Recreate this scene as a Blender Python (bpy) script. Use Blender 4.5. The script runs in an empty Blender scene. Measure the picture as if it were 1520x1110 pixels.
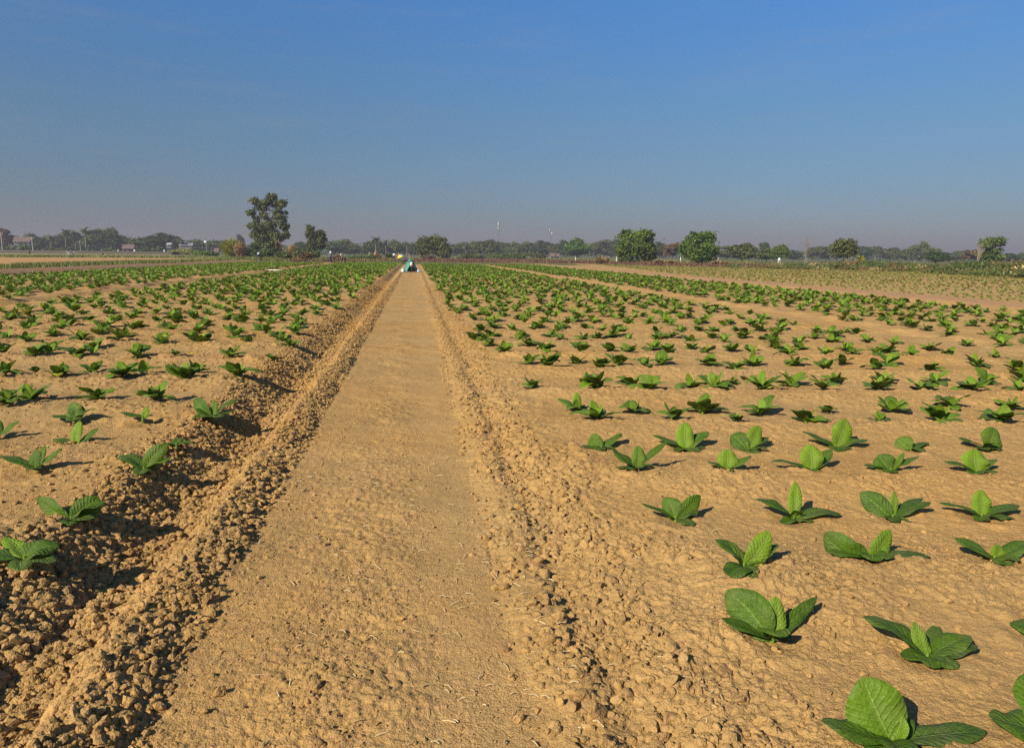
HAZE = 0.0006
EXPO = 0.48
import bpy, bmesh, math, random
import numpy as np
from mathutils import Vector, Matrix

R = math.radians
scene = bpy.context.scene
COL = scene.collection
rng = np.random.default_rng(7)

# ------------------------------------------------------------------ camera
F, CX, CY = 1100.0, 760.0, 555.0
EYE = np.array([0.0, 0.0, 1.65])
YAW, PITCH, ROLL = R(7.56), math.atan(177 / F), 0.011
r0 = np.array([math.cos(YAW), -math.sin(YAW), 0.0])
FW = np.array([math.sin(YAW) * math.cos(PITCH), math.cos(YAW) * math.cos(PITCH), -math.sin(PITCH)])
u0 = np.cross(r0, FW)
RT = r0 * math.cos(ROLL) + u0 * math.sin(ROLL)
UP = -r0 * math.sin(ROLL) + u0 * math.cos(ROLL)
GF = np.array([math.sin(YAW), math.cos(YAW)])          # ground heading of the view
GR = np.array([math.cos(YAW), -math.sin(YAW)])


def ray(px, py):
    return FW + RT * (px - CX) / F + UP * (CY - py) / F


def ground(px, py, z=0.0):
    d = ray(px, py)
    t = (z - EYE[2]) / d[2]
    return EYE + d * t


def at(px, dist):
    """ground point in the direction of column px, dist metres ahead"""
    d = ray(px, 378 + .011 * (px - 760))
    t = dist / (d[0] * GF[0] + d[1] * GF[1])
    return np.array([d[0] * t, d[1] * t, 0.0])


def zof(px, py, dist):
    """height of the picture row py at that distance"""
    d = ray(px, py)
    t = dist / (d[0] * GF[0] + d[1] * GF[1])
    return EYE[2] + d[2] * t


cam_d = bpy.data.cameras.new("camera")
cam = bpy.data.objects.new("camera", cam_d)
COL.objects.link(cam)
cam_d.sensor_width = 36.0
cam_d.lens = 36.0 * F / 1520.0
cam_d.clip_start, cam_d.clip_end = 0.05, 20000
m = Matrix.Identity(4)
for i in range(3):
    m[i][0], m[i][1], m[i][2], m[i][3] = RT[i], UP[i], -FW[i], EYE[i]
cam.matrix_world = m
scene.camera = cam


# ------------------------------------------------------------------ numpy noise
def h2(ix, iy, s):
    a = (ix.astype(np.int64) * 374761393 + iy.astype(np.int64) * 668265263 + s * 1442695041) & 0xFFFFFFFF
    a = ((a ^ (a >> 13)) * 1274126177) & 0xFFFFFFFF
    a = ((a ^ (a >> 16)) * 2246822519) & 0xFFFFFFFF
    a = a ^ (a >> 15)
    return (a & 0xFFFFFF).astype(np.float64) / 16777216.0


def vnoise(x, y, s=0):
    ix, iy = np.floor(x), np.floor(y)
    fx, fy = x - ix, y - iy
    fx = fx * fx * (3 - 2 * fx)
    fy = fy * fy * (3 - 2 * fy)
    a, b = h2(ix, iy, s), h2(ix + 1, iy, s)
    c, d = h2(ix, iy + 1, s), h2(ix + 1, iy + 1, s)
    return (a + (b - a) * fx) * (1 - fy) + (c + (d - c) * fx) * fy


def fbm(x, y, s=0, o=3):
    t, a, n = 0, .5, 0
    for k in range(o):
        t = t + a * vnoise(x * 2 ** k + 17.3 * k, y * 2 ** k - 9.1 * k, s + k)
        n += a
        a *= .5
    return t / n


def lumps(x, y, cell, s):
    """rounded crumbs of very unequal height on a jittered grid"""
    X, Y = x / cell, y / cell
    ix, iy = np.floor(X), np.floor(Y)
    best = np.full(x.shape, -1.0)
    for dx in (-1, 0, 1):
        for dy in (-1, 0, 1):
            cx, cy = ix + dx, iy + dy
            px = cx + .1 + .8 * h2(cx, cy, s)
            py = cy + .1 + .8 * h2(cx, cy, s + 1)
            q = h2(cx, cy, s + 2)
            rr = .38 + .5 * q
            ax = .75 + .5 * h2(cx, cy, s + 3)
            d2 = ((X - px) * ax) ** 2 + ((Y - py) / ax) ** 2
            hgt = np.sqrt(np.clip(1 - d2 / (rr * rr), 0, 1)) * rr * (.35 + .8 * h2(cx, cy, s + 4))
            best = np.maximum(best, hgt)
    return np.clip(best, 0, 2)


# ------------------------------------------------------------------ mesh builder
class MB:
    def __init__(s):
        s.v, s.f, s.n, s.t, s.uv, s.mi = [], [], 0, [], [], []

    def add(s, v, f, tint=0.5, uv=None, mat=0):
        v = np.asarray(v, float).reshape(-1, 3)
        f = np.asarray(f, np.int64)
        s.v.append(v)
        s.f.append(f + s.n)
        s.n += len(v)
        s.t.append(np.broadcast_to(np.asarray(tint, float), (len(v),)))
        s.uv.append(np.zeros((len(v), 3)) if uv is None else uv)
        s.mi.append(np.full(len(f), mat, np.int32))
        return s

    def box(s, c, size, rz=0, tint=.5, mat=0, rx=0, ry=0):
        q = np.array([[x, y, z] for x in (-.5, .5) for y in (-.5, .5) for z in (-.5, .5)]) * np.array(size)
        q = q @ np.array(Matrix.Rotation(rz, 3, 'Z') @ Matrix.Rotation(ry, 3, 'Y') @ Matrix.Rotation(rx, 3, 'X')).T
        return s.add(q + np.array(c), [[0, 1, 3, 2], [4, 6, 7, 5], [0, 4, 5, 1], [2, 3, 7, 6], [0, 2, 6, 4], [1, 5, 7, 3]], tint, mat=mat)

    def tube(s, pts, rad, k=8, tint=.5, mat=0, caps=True):
        pts = np.asarray(pts, float)
        rad = np.broadcast_to(np.asarray(rad, float), (len(pts),))
        vs = []
        d0 = None
        for i, p in enumerate(pts):
            d = pts[min(i + 1, len(pts) - 1)] - pts[max(i - 1, 0)]
            d = d / (np.linalg.norm(d) + 1e-9)
            a = np.cross(d, [0.31, .17, 1.0] if abs(d[2]) < .9 else [1.0, .1, 0])
            if d0 is not None:
                a = d0 - d * np.dot(d0, d)
            a = a / (np.linalg.norm(a) + 1e-9)
            d0 = a
            b = np.cross(d, a)
            th = np.arange(k) * 2 * math.pi / k
            vs.append(p + rad[i] * (np.cos(th)[:, None] * a + np.sin(th)[:, None] * b))
        n = len(pts)
        f = []
        for i in range(n - 1):
            for j in range(k):
                f.append([i * k + j, i * k + (j + 1) % k, (i + 1) * k + (j + 1) % k, (i + 1) * k + j])
        s.add(np.concatenate(vs), f, tint, mat=mat)
        if caps:
            for row, rev in ((0, True), (n - 1, False)):
                c = np.vstack([vs[row], pts[row]])
                tf = [[j, (j + 1) % k, k] if not rev else [(j + 1) % k, j, k] for j in range(k)]
                s.add(c, tf, tint, mat=mat)
        return s

    def lathe(s, c, prof, k=16, tint=.5, mat=0, rot=None):
        """prof: list of (radius, z)"""
        th = np.arange(k) * 2 * math.pi / k
        v = np.array([[r * math.cos(t), r * math.sin(t), z] for r, z in prof for t in th])
        if rot is not None:
            v = v @ np.array(rot).T
        f = [[i * k + j, i * k + (j + 1) % k, (i + 1) * k + (j + 1) % k, (i + 1) * k + j]
             for i in range(len(prof) - 1) for j in range(k)]
        return s.add(v + np.array(c), f, tint, mat=mat)

    def mesh(s, name, mats, smooth=True):
        me = bpy.data.meshes.new(name)
        V = np.concatenate(s.v)
        me.vertices.add(len(V))
        me.vertices.foreach_set("co", V.astype(np.float32).ravel())
        li = np.concatenate([f.ravel() for f in s.f])
        tot = np.concatenate([np.full(len(f), f.shape[1]) for f in s.f])
        st = np.concatenate([[0], np.cumsum(tot)[:-1]])
        me.loops.add(len(li))
        me.loops.foreach_set("vertex_index", li.astype(np.int32))
        me.polygons.add(len(tot))
        me.polygons.foreach_set("loop_start", st.astype(np.int32))
        me.polygons.foreach_set("loop_total", tot.astype(np.int32))
        mi = np.concatenate(s.mi)
        if mi.any():
            me.polygons.foreach_set("material_index", mi)
        me.polygons.foreach_set("use_smooth", np.full(len(tot), smooth))
        a = me.attributes.new("tint", 'FLOAT', 'POINT')
        a.data.foreach_set("value", np.concatenate(s.t).astype(np.float32))
        uv = np.concatenate(s.uv)
        if uv.any():
            a = me.attributes.new("leafuv", 'FLOAT_VECTOR', 'POINT')
            a.data.foreach_set("vector", uv.astype(np.float32).ravel())
        for mt in (mats if isinstance(mats, (list, tuple)) else [mats]):
            me.materials.append(mt)
        me.update(calc_edges=True)
        me.validate()
        return me

    def build(s, name, mats, parent=None, smooth=True, loc=None):
        return link(name, s.mesh(name, mats, smooth), parent, loc)


def link(name, data, parent=None, loc=None):
    o = bpy.data.objects.new(name, data)
    COL.objects.link(o)
    if parent is not None:
        o.parent = parent
    if loc is not None:
        o.location = loc
    return o


def tag(o, label=None, cat=None, group=None, kind=None):
    if label:
        o["label"] = label
    if cat:
        o["category"] = cat
    if group:
        o["group"] = group
    if kind:
        o["kind"] = kind
    return o


def thing(name, label, cat, loc=(0, 0, 0), group=None, rz=0):
    o = link(name, None, None, loc)
    o.rotation_euler = (0, 0, rz)
    o.empty_display_size = .1
    return tag(o, label, cat, group)


# ------------------------------------------------------------------ materials
def nmat(name):
    mt = bpy.data.materials.new(name)
    mt.use_nodes = True
    nt = mt.node_tree
    nt.nodes.clear()
    return mt, nt, nt.nodes, nt.links


def N(nt, typ, **kw):
    n = nt.nodes.new(typ)
    for k, v in kw.items():
        if k.startswith('i_'):
            n.inputs[k[2:].replace('_', ' ')].default_value = v
        else:
            setattr(n, k, v)
    return n


def MATH(nt, op, a, b=None, c=None, clamp=False):
    n = nt.nodes.new("ShaderNodeMath")
    n.operation = op
    n.use_clamp = clamp
    for i, x in enumerate((a, b, c)):
        if x is None:
            continue
        if isinstance(x, (int, float)):
            n.inputs[i].default_value = x
        else:
            nt.links.new(x, n.inputs[i])
    return n.outputs[0]


def MIXC(nt, fac, a, b, blend='MIX'):
    n = nt.nodes.new("ShaderNodeMix")
    n.data_type = 'RGBA'
    n.blend_type = blend
    for i, x in ((0, fac), (6, a), (7, b)):
        if isinstance(x, (int, float)):
            n.inputs[i].default_value = x
        elif isinstance(x, tuple):
            n.inputs[i].default_value = (*x, 1)
        else:
            nt.links.new(x, n.inputs[i])
    return n.outputs[2]


def plain(name, col, rough=.7, metal=0.0, var=.18, scale=6.0, bump=0.0):
    """paint, cloth, wood: a base colour broken up by noise"""
    mt, nt, ns, lk = nmat(name)
    out = N(nt, "ShaderNodeOutputMaterial")
    b = N(nt, "ShaderNodeBsdfPrincipled")
    b.inputs["Roughness"].default_value = rough
    b.inputs["Metallic"].default_value = metal
    tc = N(nt, "ShaderNodeTexCoord")
    nz = N(nt, "ShaderNodeTexNoise", i_Scale=scale, i_Detail=5.0)
    lk.new(tc.outputs["Object"], nz.inputs["Vector"])
    f = MATH(nt, 'MULTIPLY_ADD', nz.outputs[0], 2 * var, 1 - var)
    c = N(nt, "ShaderNodeCombineXYZ")
    for i in range(3):
        lk.new(f, c.inputs[i])
    lk.new(MIXC(nt, 1.0, tuple(col), c.outputs[0], 'MULTIPLY'), b.inputs["Base Color"])
    if bump:
        bp = N(nt, "ShaderNodeBump", i_Strength=bump, i_Distance=.02)
        lk.new(nz.outputs[0], bp.inputs["Height"])
        lk.new(bp.outputs[0], b.inputs["Normal"])
    lk.new(b.outputs[0], out.inputs[0])
    return mt


def foliage(name, ca, cb, trans=.25, rough=.6):
    mt, nt, ns, lk = nmat(name)
    out = N(nt, "ShaderNodeOutputMaterial")
    at_ = N(nt, "ShaderNodeAttribute", attribute_name="tint")
    col = MIXC(nt, at_.outputs["Fac"], ca, cb)
    oi = N(nt, "ShaderNodeObjectInfo")
    hs = N(nt, "ShaderNodeHueSaturation")
    lk.new(MATH(nt, 'MULTIPLY_ADD', oi.outputs["Random"], .03, .485), hs.inputs["Hue"])
    lk.new(MATH(nt, 'MULTIPLY_ADD', oi.outputs["Random"], .3, .85), hs.inputs["Value"])
    lk.new(col, hs.inputs["Color"])
    b = N(nt, "ShaderNodeBsdfPrincipled")
    b.inputs["Roughness"].default_value = rough
    b.inputs["Specular IOR Level"].default_value = .25
    lk.new(hs.outputs[0], b.inputs["Base Color"])
    t = N(nt, "ShaderNodeBsdfTranslucent")
    lk.new(hs.outputs[0], t.inputs[0])
    mx = N(nt, "ShaderNodeMixShader")
    mx.inputs[0].default_value = trans
    lk.new(b.outputs[0], mx.inputs[1])
    lk.new(t.outputs[0], mx.inputs[2])
    lk.new(mx.outputs[0], out.inputs[0])
    return mt


def tobacco_mat():
    mt, nt, ns, lk = nmat("tobacco_leaf")
    out = N(nt, "ShaderNodeOutputMaterial")
    a = N(nt, "ShaderNodeAttribute", attribute_name="leafuv")
    t = N(nt, "ShaderNodeAttribute", attribute_name="tint")
    sp = N(nt, "ShaderNodeSeparateXYZ")
    lk.new(a.outputs["Vector"], sp.inputs[0])
    au = MATH(nt, 'ABSOLUTE', sp.outputs[0])
    tc = N(nt, "ShaderNodeTexCoord")
    nz = N(nt, "ShaderNodeTexNoise", i_Scale=26.0, i_Detail=4.0)
    lk.new(tc.outputs["Object"], nz.inputs["Vector"])
    nz2 = N(nt, "ShaderNodeTexNoise", i_Scale=140.0, i_Detail=3.0)
    lk.new(tc.outputs["Object"], nz2.inputs["Vector"])
    rib = MATH(nt, 'SUBTRACT', 1.0, MATH(nt, 'MULTIPLY', au, 17.0), clamp=True)
    ph = MATH(nt, 'MULTIPLY_ADD', sp.outputs[1], 9.0, MATH(nt, 'MULTIPLY', MATH(nt, 'POWER', au, .8), -2.6))
    ph = MATH(nt, 'ADD', ph, MATH(nt, 'MULTIPLY_ADD', nz.outputs[0], .5, -.25))
    fr = MATH(nt, 'ABSOLUTE', MATH(nt, 'SUBTRACT', MATH(nt, 'FRACT', MATH(nt, 'ADD', ph, 20.0)), .5))
    vein = MATH(nt, 'SUBTRACT', 1.0, MATH(nt, 'MULTIPLY', fr, 13.0), clamp=True)
    vein = MATH(nt, 'MULTIPLY', vein, MATH(nt, 'SUBTRACT', 1.0, MATH(nt, 'MULTIPLY', au, .8), clamp=True))
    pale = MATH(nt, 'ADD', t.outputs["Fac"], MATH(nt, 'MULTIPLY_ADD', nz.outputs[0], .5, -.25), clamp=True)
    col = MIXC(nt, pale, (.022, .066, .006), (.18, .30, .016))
    vm = MATH(nt, 'MAXIMUM', MATH(nt, 'MULTIPLY', rib, .85), MATH(nt, 'MULTIPLY', vein, .45))
    col = MIXC(nt, vm, col, (.21, .33, .07))
    yel = MATH(nt, 'MULTIPLY', MATH(nt, 'SUBTRACT', t.outputs["Fac"], 1.0, clamp=True), 1.0)
    col = MIXC(nt, yel, col, (.55, .42, .03))
    # thin dust that lies on the leaves
    dn = N(nt, "ShaderNodeTexNoise", i_Scale=9.0, i_Detail=3.0)
    lk.new(tc.outputs["Object"], dn.inputs["Vector"])
    col = MIXC(nt, MATH(nt, 'MULTIPLY_ADD', dn.outputs[0], .7, -.27, clamp=True), col, (.22, .18, .10))
    b = N(nt, "ShaderNodeBsdfPrincipled")
    b.inputs["Roughness"].default_value = .5
    b.inputs["Specular IOR Level"].default_value = .2
    lk.new(col, b.inputs["Base Color"])
    pk = N(nt, "ShaderNodeTexVoronoi", i_Scale=75.0)
    lk.new(tc.outputs["Object"], pk.inputs["Vector"])
    hh = MATH(nt, 'ADD', MATH(nt, 'MULTIPLY', MATH(nt, 'MINIMUM', fr, .3), 1.7), MATH(nt, 'MULTIPLY', nz2.outputs[0], .6))
    hh = MATH(nt, 'SUBTRACT', hh, MATH(nt, 'MULTIPLY', pk.outputs["Distance"], .9))
    hh = MATH(nt, 'SUBTRACT', hh, MATH(nt, 'MULTIPLY', rib, .7))
    bp = N(nt, "ShaderNodeBump", i_Strength=.85, i_Distance=.004)
    lk.new(hh, bp.inputs["Height"])
    lk.new(bp.outputs[0], b.inputs["Normal"])
    tr = N(nt, "ShaderNodeBsdfTranslucent")
    lk.new(MIXC(nt, .5, col, (.16, .30, .01)), tr.inputs[0])
    mx = N(nt, "ShaderNodeMixShader")
    mx.inputs[0].default_value = .2
    lk.new(b.outputs[0], mx.inputs[1])
    lk.new(tr.outputs[0], mx.inputs[2])
    lk.new(mx.outputs[0], out.inputs[0])
    return mt


def soil_mat(name, attr=True):
    mt, nt, ns, lk = nmat(name)
    out = N(nt, "ShaderNodeOutputMaterial")
    b = N(nt, "ShaderNodeBsdfPrincipled")
    b.inputs["Roughness"].default_value = .95
    b.inputs["Specular IOR Level"].default_value = .12
    tc = N(nt, "ShaderNodeTexCoord")
    big = N(nt, "ShaderNodeTexNoise", i_Scale=1.1, i_Detail=4.0)
    mid = N(nt, "ShaderNodeTexNoise", i_Scale=24.0, i_Detail=4.0, i_Roughness=.6)
    fin = N(nt, "ShaderNodeTexNoise", i_Scale=210.0, i_Detail=3.0, i_Roughness=.7)
    for n in (big, mid, fin):
        lk.new(tc.outputs["Object"], n.inputs["Vector"])
    if attr:
        a = N(nt, "ShaderNodeAttribute", attribute_name="soil")
        base = a.outputs["Color"]
    else:
        t = N(nt, "ShaderNodeAttribute", attribute_name="tint")
        base = MIXC(nt, t.outputs["Fac"], SOIL_DARK, SOIL_LIGHT)
    wide = N(nt, "ShaderNodeTexNoise", i_Scale=.33, i_Detail=5.0, i_Roughness=.6)
    lk.new(tc.outputs["Object"], wide.inputs["Vector"])
    base = MIXC(nt, 1.0, base, MIXC(nt, MATH(nt, 'MULTIPLY_ADD', wide.outputs[0], 2.4, -.7, clamp=True), (1.03, .97, .86), (.95, 1.0, 1.10)), 'MULTIPLY')
    f = MATH(nt, 'MULTIPLY_ADD', big.outputs[0], .5, .75)
    f = MATH(nt, 'MULTIPLY', f, MATH(nt, 'MULTIPLY_ADD', mid.outputs[0], .6, .7))
    f = MATH(nt, 'MULTIPLY', f, MATH(nt, 'MULTIPLY_ADD', fin.outputs[0], 1.1, .45))
    c = N(nt, "ShaderNodeCombineXYZ")
    for i in range(3):
        lk.new(f, c.inputs[i])
    col = MIXC(nt, 1.0, base, c.outputs[0], 'MULTIPLY')
    lk.new(col, b.inputs["Base Color"])
    vo = N(nt, "ShaderNodeTexVoronoi", i_Scale=120.0)
    lk.new(tc.outputs["Object"], vo.inputs["Vector"])
    wp = N(nt, "ShaderNodeVectorMath", operation='MULTIPLY_ADD')
    lk.new(mid.outputs["Color"], wp.inputs[0])
    wp.inputs[1].default_value = (.035, .035, .035)
    lk.new(tc.outputs["Object"], wp.inputs[2])
    ve = N(nt, "ShaderNodeTexVoronoi", feature='DISTANCE_TO_EDGE', i_Scale=24.0)
    lk.new(wp.outputs[0], ve.inputs["Vector"])
    crack = MATH(nt, 'MULTIPLY', MATH(nt, 'MINIMUM', MATH(nt, 'MULTIPLY', ve.outputs["Distance"], 9.0), 1.0), MATH(nt, 'MULTIPLY_ADD', big.outputs[0], 2.4, -.85, clamp=True))
    hh = MATH(nt, 'ADD', MATH(nt, 'MULTIPLY', vo.outputs["Distance"], -.9), MATH(nt, 'MULTIPLY', fin.outputs[0], 1.1))
    hh = MATH(nt, 'ADD', hh, crack)
    bp = N(nt, "ShaderNodeBump", i_Strength=.7, i_Distance=.006)
    lk.new(hh, bp.inputs["Height"])
    lk.new(bp.outputs[0], b.inputs["Normal"])
    lk.new(b.outputs[0], out.inputs[0])
    return mt


SOIL = np.array([.418, .261, .098])
SOIL_LIGHT = tuple(SOIL * 1.1)
SOIL_DARK = tuple(SOIL * .72)
M_SOIL = soil_mat("dry_soil")
M_CLOD = soil_mat("clod_soil", False)
M_TOB = tobacco_mat()
def cracks(x, y, cell, s):
    """0 in the cracks of a dried crust, 1 on its plates"""
    X, Y = x / cell, y / cell
    ix, iy = np.floor(X), np.floor(Y)
    f1 = np.full(x.shape, 9.0)
    f2 = np.full(x.shape, 9.0)
    for dx in (-1, 0, 1):
        for dy in (-1, 0, 1):
            cx, cy = ix + dx, iy + dy
            d = np.hypot(X - cx - h2(cx, cy, s), Y - cy - h2(cx, cy, s + 1))
            f2 = np.where(d < f1, f1, np.minimum(f2, d))
            f1 = np.minimum(f1, d)
    return np.clip((f2 - f1) / .13, 0, 1) * (1 - .25 * f1)


# ------------------------------------------------------------------ the lie of the land
PROF = np.array([(-400, .25), (-28, .25), (-26.5, .34), (-24.6, .46), (-23.6, .36), (-22.6, .16), (-12.2, .15), (-11.9, .13), (-11.6, .02), (-10.6, .02), (-10.2, .15),
                 (-1.98, .17), (-1.88, .15), (-1.84, .14), (-1.52, -.04), (-1.31, -.04), (-1.22, .07), (-1.17, .095),
                 (-1.02, .04), (-.95, .0), (.44, 0), (.55, .03), (.65, .035), (.75, -.008), (.83, .002), (1.0, .04),
                 (1.4, .06), (9.2, .06), (9.6, 0), (10.6, 0), (10.9, .06), (18.0, .06), (18.7, .22), (20.0, .26), (21.2, .12), (400, .12)])
PERIOD, PAIR0 = 1.64, 2.61


def vdist(x, y):
    return x * GF[0] + y * GF[1]


def rough_map(x, y):
    """0 smooth dust .. 1 heap of clods"""
    w = .05 * (fbm(y * 1.1, x * .2, 31) - .5) * 2
    xx = x + w
    a = np.interp(xx, [-2.6, -2.05, -1.85, -1.4, -1.22, -1.1, -.98, -.92, -.75, -.3, -.1, .05, .3, .42, .55, .7, .8, .95, 1.3, 1.7],
                  [.45, .6, 1, 1, .6, 1, 1, .55, .4, .62, .55, .3, .2, .42, .75, .85, .95, .95, .8, .52])
    field = (x < -1.9) | (x > 1.35)
    band = .5 - .5 * np.cos(2 * math.pi * (vdist(x, y) - PAIR0) / PERIOD)
    a = np.where(field, a * (.55 + .75 * band * (.4 + .9 * vnoise(x * .9, y * .9, 77))), a)
    patch = fbm(x * 2.2, y * 2.2, 5)
    a = a * (.35 + 1.3 * patch)
    return np.clip(a * np.where(field, 1 + .5 * np.clip((np.hypot(x, y) - 4) / 6, 0, 1), 1), .04, 1.1)


def height(x, y, cell=0.005):
    x = np.asarray(x, float)
    y = np.asarray(y, float)
    w = .07 * (fbm(y * .9, x * .1, 3) - .5) * 2 + .035 * (fbm(y * 4.0, x * .3, 13) - .5) * 2
    fade = np.clip((np.abs(x) - 5) / 4, 0, 1)
    z = np.interp(x + w * (1 + 3 * fade), PROF[:, 0], PROF[:, 1])
    slump = .55 + .8 * fbm(y * 1.3, x * .4, 19)          # the banks sag and swell along their length
    z = np.where(((x > -1.32) & (x < -.9)) | ((x > .45) & (x < .72)), z * slump, z)
    field = np.clip((x - 1.3) / .4, 0, 1) * (x < 18) + np.clip((-1.85 - x) / .3, 0, 1) * (x > -22.5)
    band = .5 - .5 * np.cos(2 * math.pi * (vdist(x, y) - PAIR0) / PERIOD)
    z = z + field * .05 * band ** 1.5 * (.5 + .9 * fbm(x * .8, y * .8, 29))
    A = rough_map(x, y)
    z = z + (fbm(x * 3.2, y * 3.2, 41) - .5) * .05 * (.35 + A)
    heap = np.exp(-((x + 1.62) / .26) ** 2)
    z = z + heap * ((fbm(x * 5, y * 5, 43, 2) - .5) * .06)
    cell = np.broadcast_to(np.asarray(cell, float), x.shape)
    k3 = np.clip(1.6 - cell / .03, 0, 1)
    if (k3 > 0).any():
        i = k3 > 0
        xs, ys = x[i], y[i]
        wx = xs + .022 * vnoise(xs * 45, ys * 45, 8)
        wy = ys + .022 * vnoise(xs * 45, ys * 45, 9)
        L1 = lumps(wx, wy, .058, 100)
        L2 = lumps(wx + 3.3, wy, .031, 200)
        L3 = lumps(wx, wy + 5.1, .0165, 300)
        ck = cracks(wx, wy, .062, 400)
        infield = ((xs > .85) | (xs < -1.9)) * (.35 + .9 * vnoise(xs * 1.7, ys * 1.7, 23))
        zz = ck * .0055 * infield + L1 * .038 * np.clip(A[i] - .35, 0, 1) + L2 * .024 * np.clip(A[i] - .1, 0, 1) + L3 * .0135 * (.16 + A[i]) * np.clip(1.5 - cell[i] / .013, 0, 1)
        z = z.copy()
        z[i] += zz * k3[i]
    return z


def ground_z(x, y):
    return float(height(np.array([x]), np.array([y]), np.array([.02]))[0])


# ------------------------------------------------------------------ colour zones of the land
def inpoly(x, y, poly):
    c = np.zeros(x.shape, bool)
    n = len(poly)
    for i in range(n):
        x1, y1 = poly[i][0], poly[i][1]
        x2, y2 = poly[(i + 1) % n][0], poly[(i + 1) % n][1]
        k = ((y1 > y) != (y2 > y))
        with np.errstate(divide='ignore', invalid='ignore'):
            c ^= k & (x < (x2 - x1) * (y - y1) / (y2 - y1 + 1e-12) + x1)
    return c


def gpoly(pts):
    return [ground(px, py) for px, py in pts]


P_OCHRE = gpoly([(-160, 383.5), (-160, 399.5), (0, 397.5), (120, 396.5), (190, 393.5), (250, 391.5), (335, 387), (335, 385.5), (250, 385), (120, 384.6), (0, 384)])
P_GREEN = gpoly([(-160, 379.5), (-160, 383.5), (0, 384), (120, 384.6), (250, 385), (335, 385.5), (360, 383.5), (250, 380.6), (0, 378.8)])
P_PALE = gpoly([(-160, 376.2), (-160, 379.5), (0, 378.8), (250, 380.6), (340, 382), (250, 378.6), (0, 376)])
P_REDBR = gpoly([(430, 387.5), (560, 384.5), (640, 383.6), (800, 385.3), (960, 390), (1120, 393), (1120, 399), (960, 395.5), (860, 392.3), (700, 390.6), (600, 389.6), (500, 391), (430, 391)])
P_YELLOW = gpoly([(840, 391.6), (960, 396), (1120, 399.8), (1300, 403.5), (1520, 410.5), (1700, 417), (2100, 470), (1520, 467.5)])

rad = [0.0, .6]
r = 2.3
while r < 29:
    rad.append(r)
    r *= 1.0015
while r < 9000:
    rad.append(r)
    r *= 1.009 if r < 250 else 1.03
rad = np.array(rad)
OR = np.array([0.0, -2.0])
dth = .00138
core = np.arange(-R(45), R(45), dth)
rest = np.linspace(R(45), R(315), 60)[:-1]
th = np.concatenate([core, rest]) + YAW * .8
nr, na = len(rad), len(th)
X = OR[0] + rad[1:, None] * np.sin(th)[None, :]
Y = OR[1] + rad[1:, None] * np.cos(th)[None, :]
CELL = np.broadcast_to((np.gradient(rad)[1:, None]), X.shape)
xf, yf, cf = X.ravel(), Y.ravel(), CELL.ravel()
zf = height(xf, yf, cf)
far = np.clip((np.hypot(xf, yf) - 200) / 200, 0, 1)
zf = zf * (1 - far)
gv = np.vstack([np.stack([xf, yf, zf], 1), [[OR[0], OR[1], 0]]])
i = np.arange(nr - 2)[:, None] * na
j = np.arange(na)[None, :]
j2 = (j + 1) % na
quads = np.stack([i + j, i + j2, i + na + j2, i + na + j], -1).reshape(-1, 4)
cen = len(gv) - 1
tris = np.stack([np.arange(na), np.full(na, cen), (np.arange(na) + 1) % na], -1)

gx, gy = gv[:, 0], gv[:, 1]
jx = gx + (fbm(gx * .25, gy * .25, 61) - .5) * 3.0
jy = gy + (fbm(gx * .25, gy * .25, 62) - .5) * 8.0
soil = np.tile(SOIL, (len(gv), 1))
d = np.hypot(gx, gy)


def lay(mask, col):
    soil[mask] = np.array(col)


rough_grass = np.array([.17, .145, .06])
lay(jy > 113, rough_grass)
g2 = np.clip(fbm(gx * .06, gy * .03, 71) * 2 - .6, 0, 1)[:, None]
soil[:] = np.where((jy > 113)[:, None], soil * (1 - g2) + g2 * np.array([.10, .13, .035]), soil)
lay((jx < -26), (.13, .15, .045))
lay(inpoly(jx, jy, P_PALE), (.30, .26, .13))
lay(inpoly(jx, jy, P_GREEN), (.15, .17, .05))
lay(inpoly(jx, jy, P_OCHRE), (.43, .255, .105))
lay((jx < -22.7) & (jx > -25.6) & (jy < 108), (.27, .165, .09))
lay(inpoly(jx, jy, P_YELLOW) | ((jx > 21) & (gy < 60)), (.41, .27, .105))
lay((jx > 18.2) & (jx < 21.2) & (jy < 118), (.40, .24, .115))
lay(inpoly(jx, jy, P_REDBR), (.155, .075, .045))
# trampled track: slightly paler fine dust; tilled crumbs a touch browner
tr = np.exp(-((gx - .2) / .33) ** 2) * .06
soil *= (1 + tr)[:, None]
mb = MB()
mb.add(gv, quads)
mb.f.append(tris)
mb.mi.append(np.zeros(len(tris), np.int32))
gme = mb.mesh("ground", M_SOIL)
ca = gme.attributes.new("soil", 'FLOAT_COLOR', 'POINT')
ca.data.foreach_set("color", np.hstack([soil, np.ones((len(soil), 1))]).astype(np.float32).ravel())
g = link("ground", gme)
tag(g, "dry ochre soil of the fields and the dirt track", None, None, "structure")


# ------------------------------------------------------------------ clods
def ico(sub):
    bm = bmesh.new()
    bmesh.ops.create_icosphere(bm, subdivisions=sub, radius=1)
    bm.verts.ensure_lookup_table()
    v = np.array([q.co[:] for q in bm.verts])
    f = np.array([[q.index for q in p.verts] for p in bm.faces])
    bm.free()
    return v, f


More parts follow.
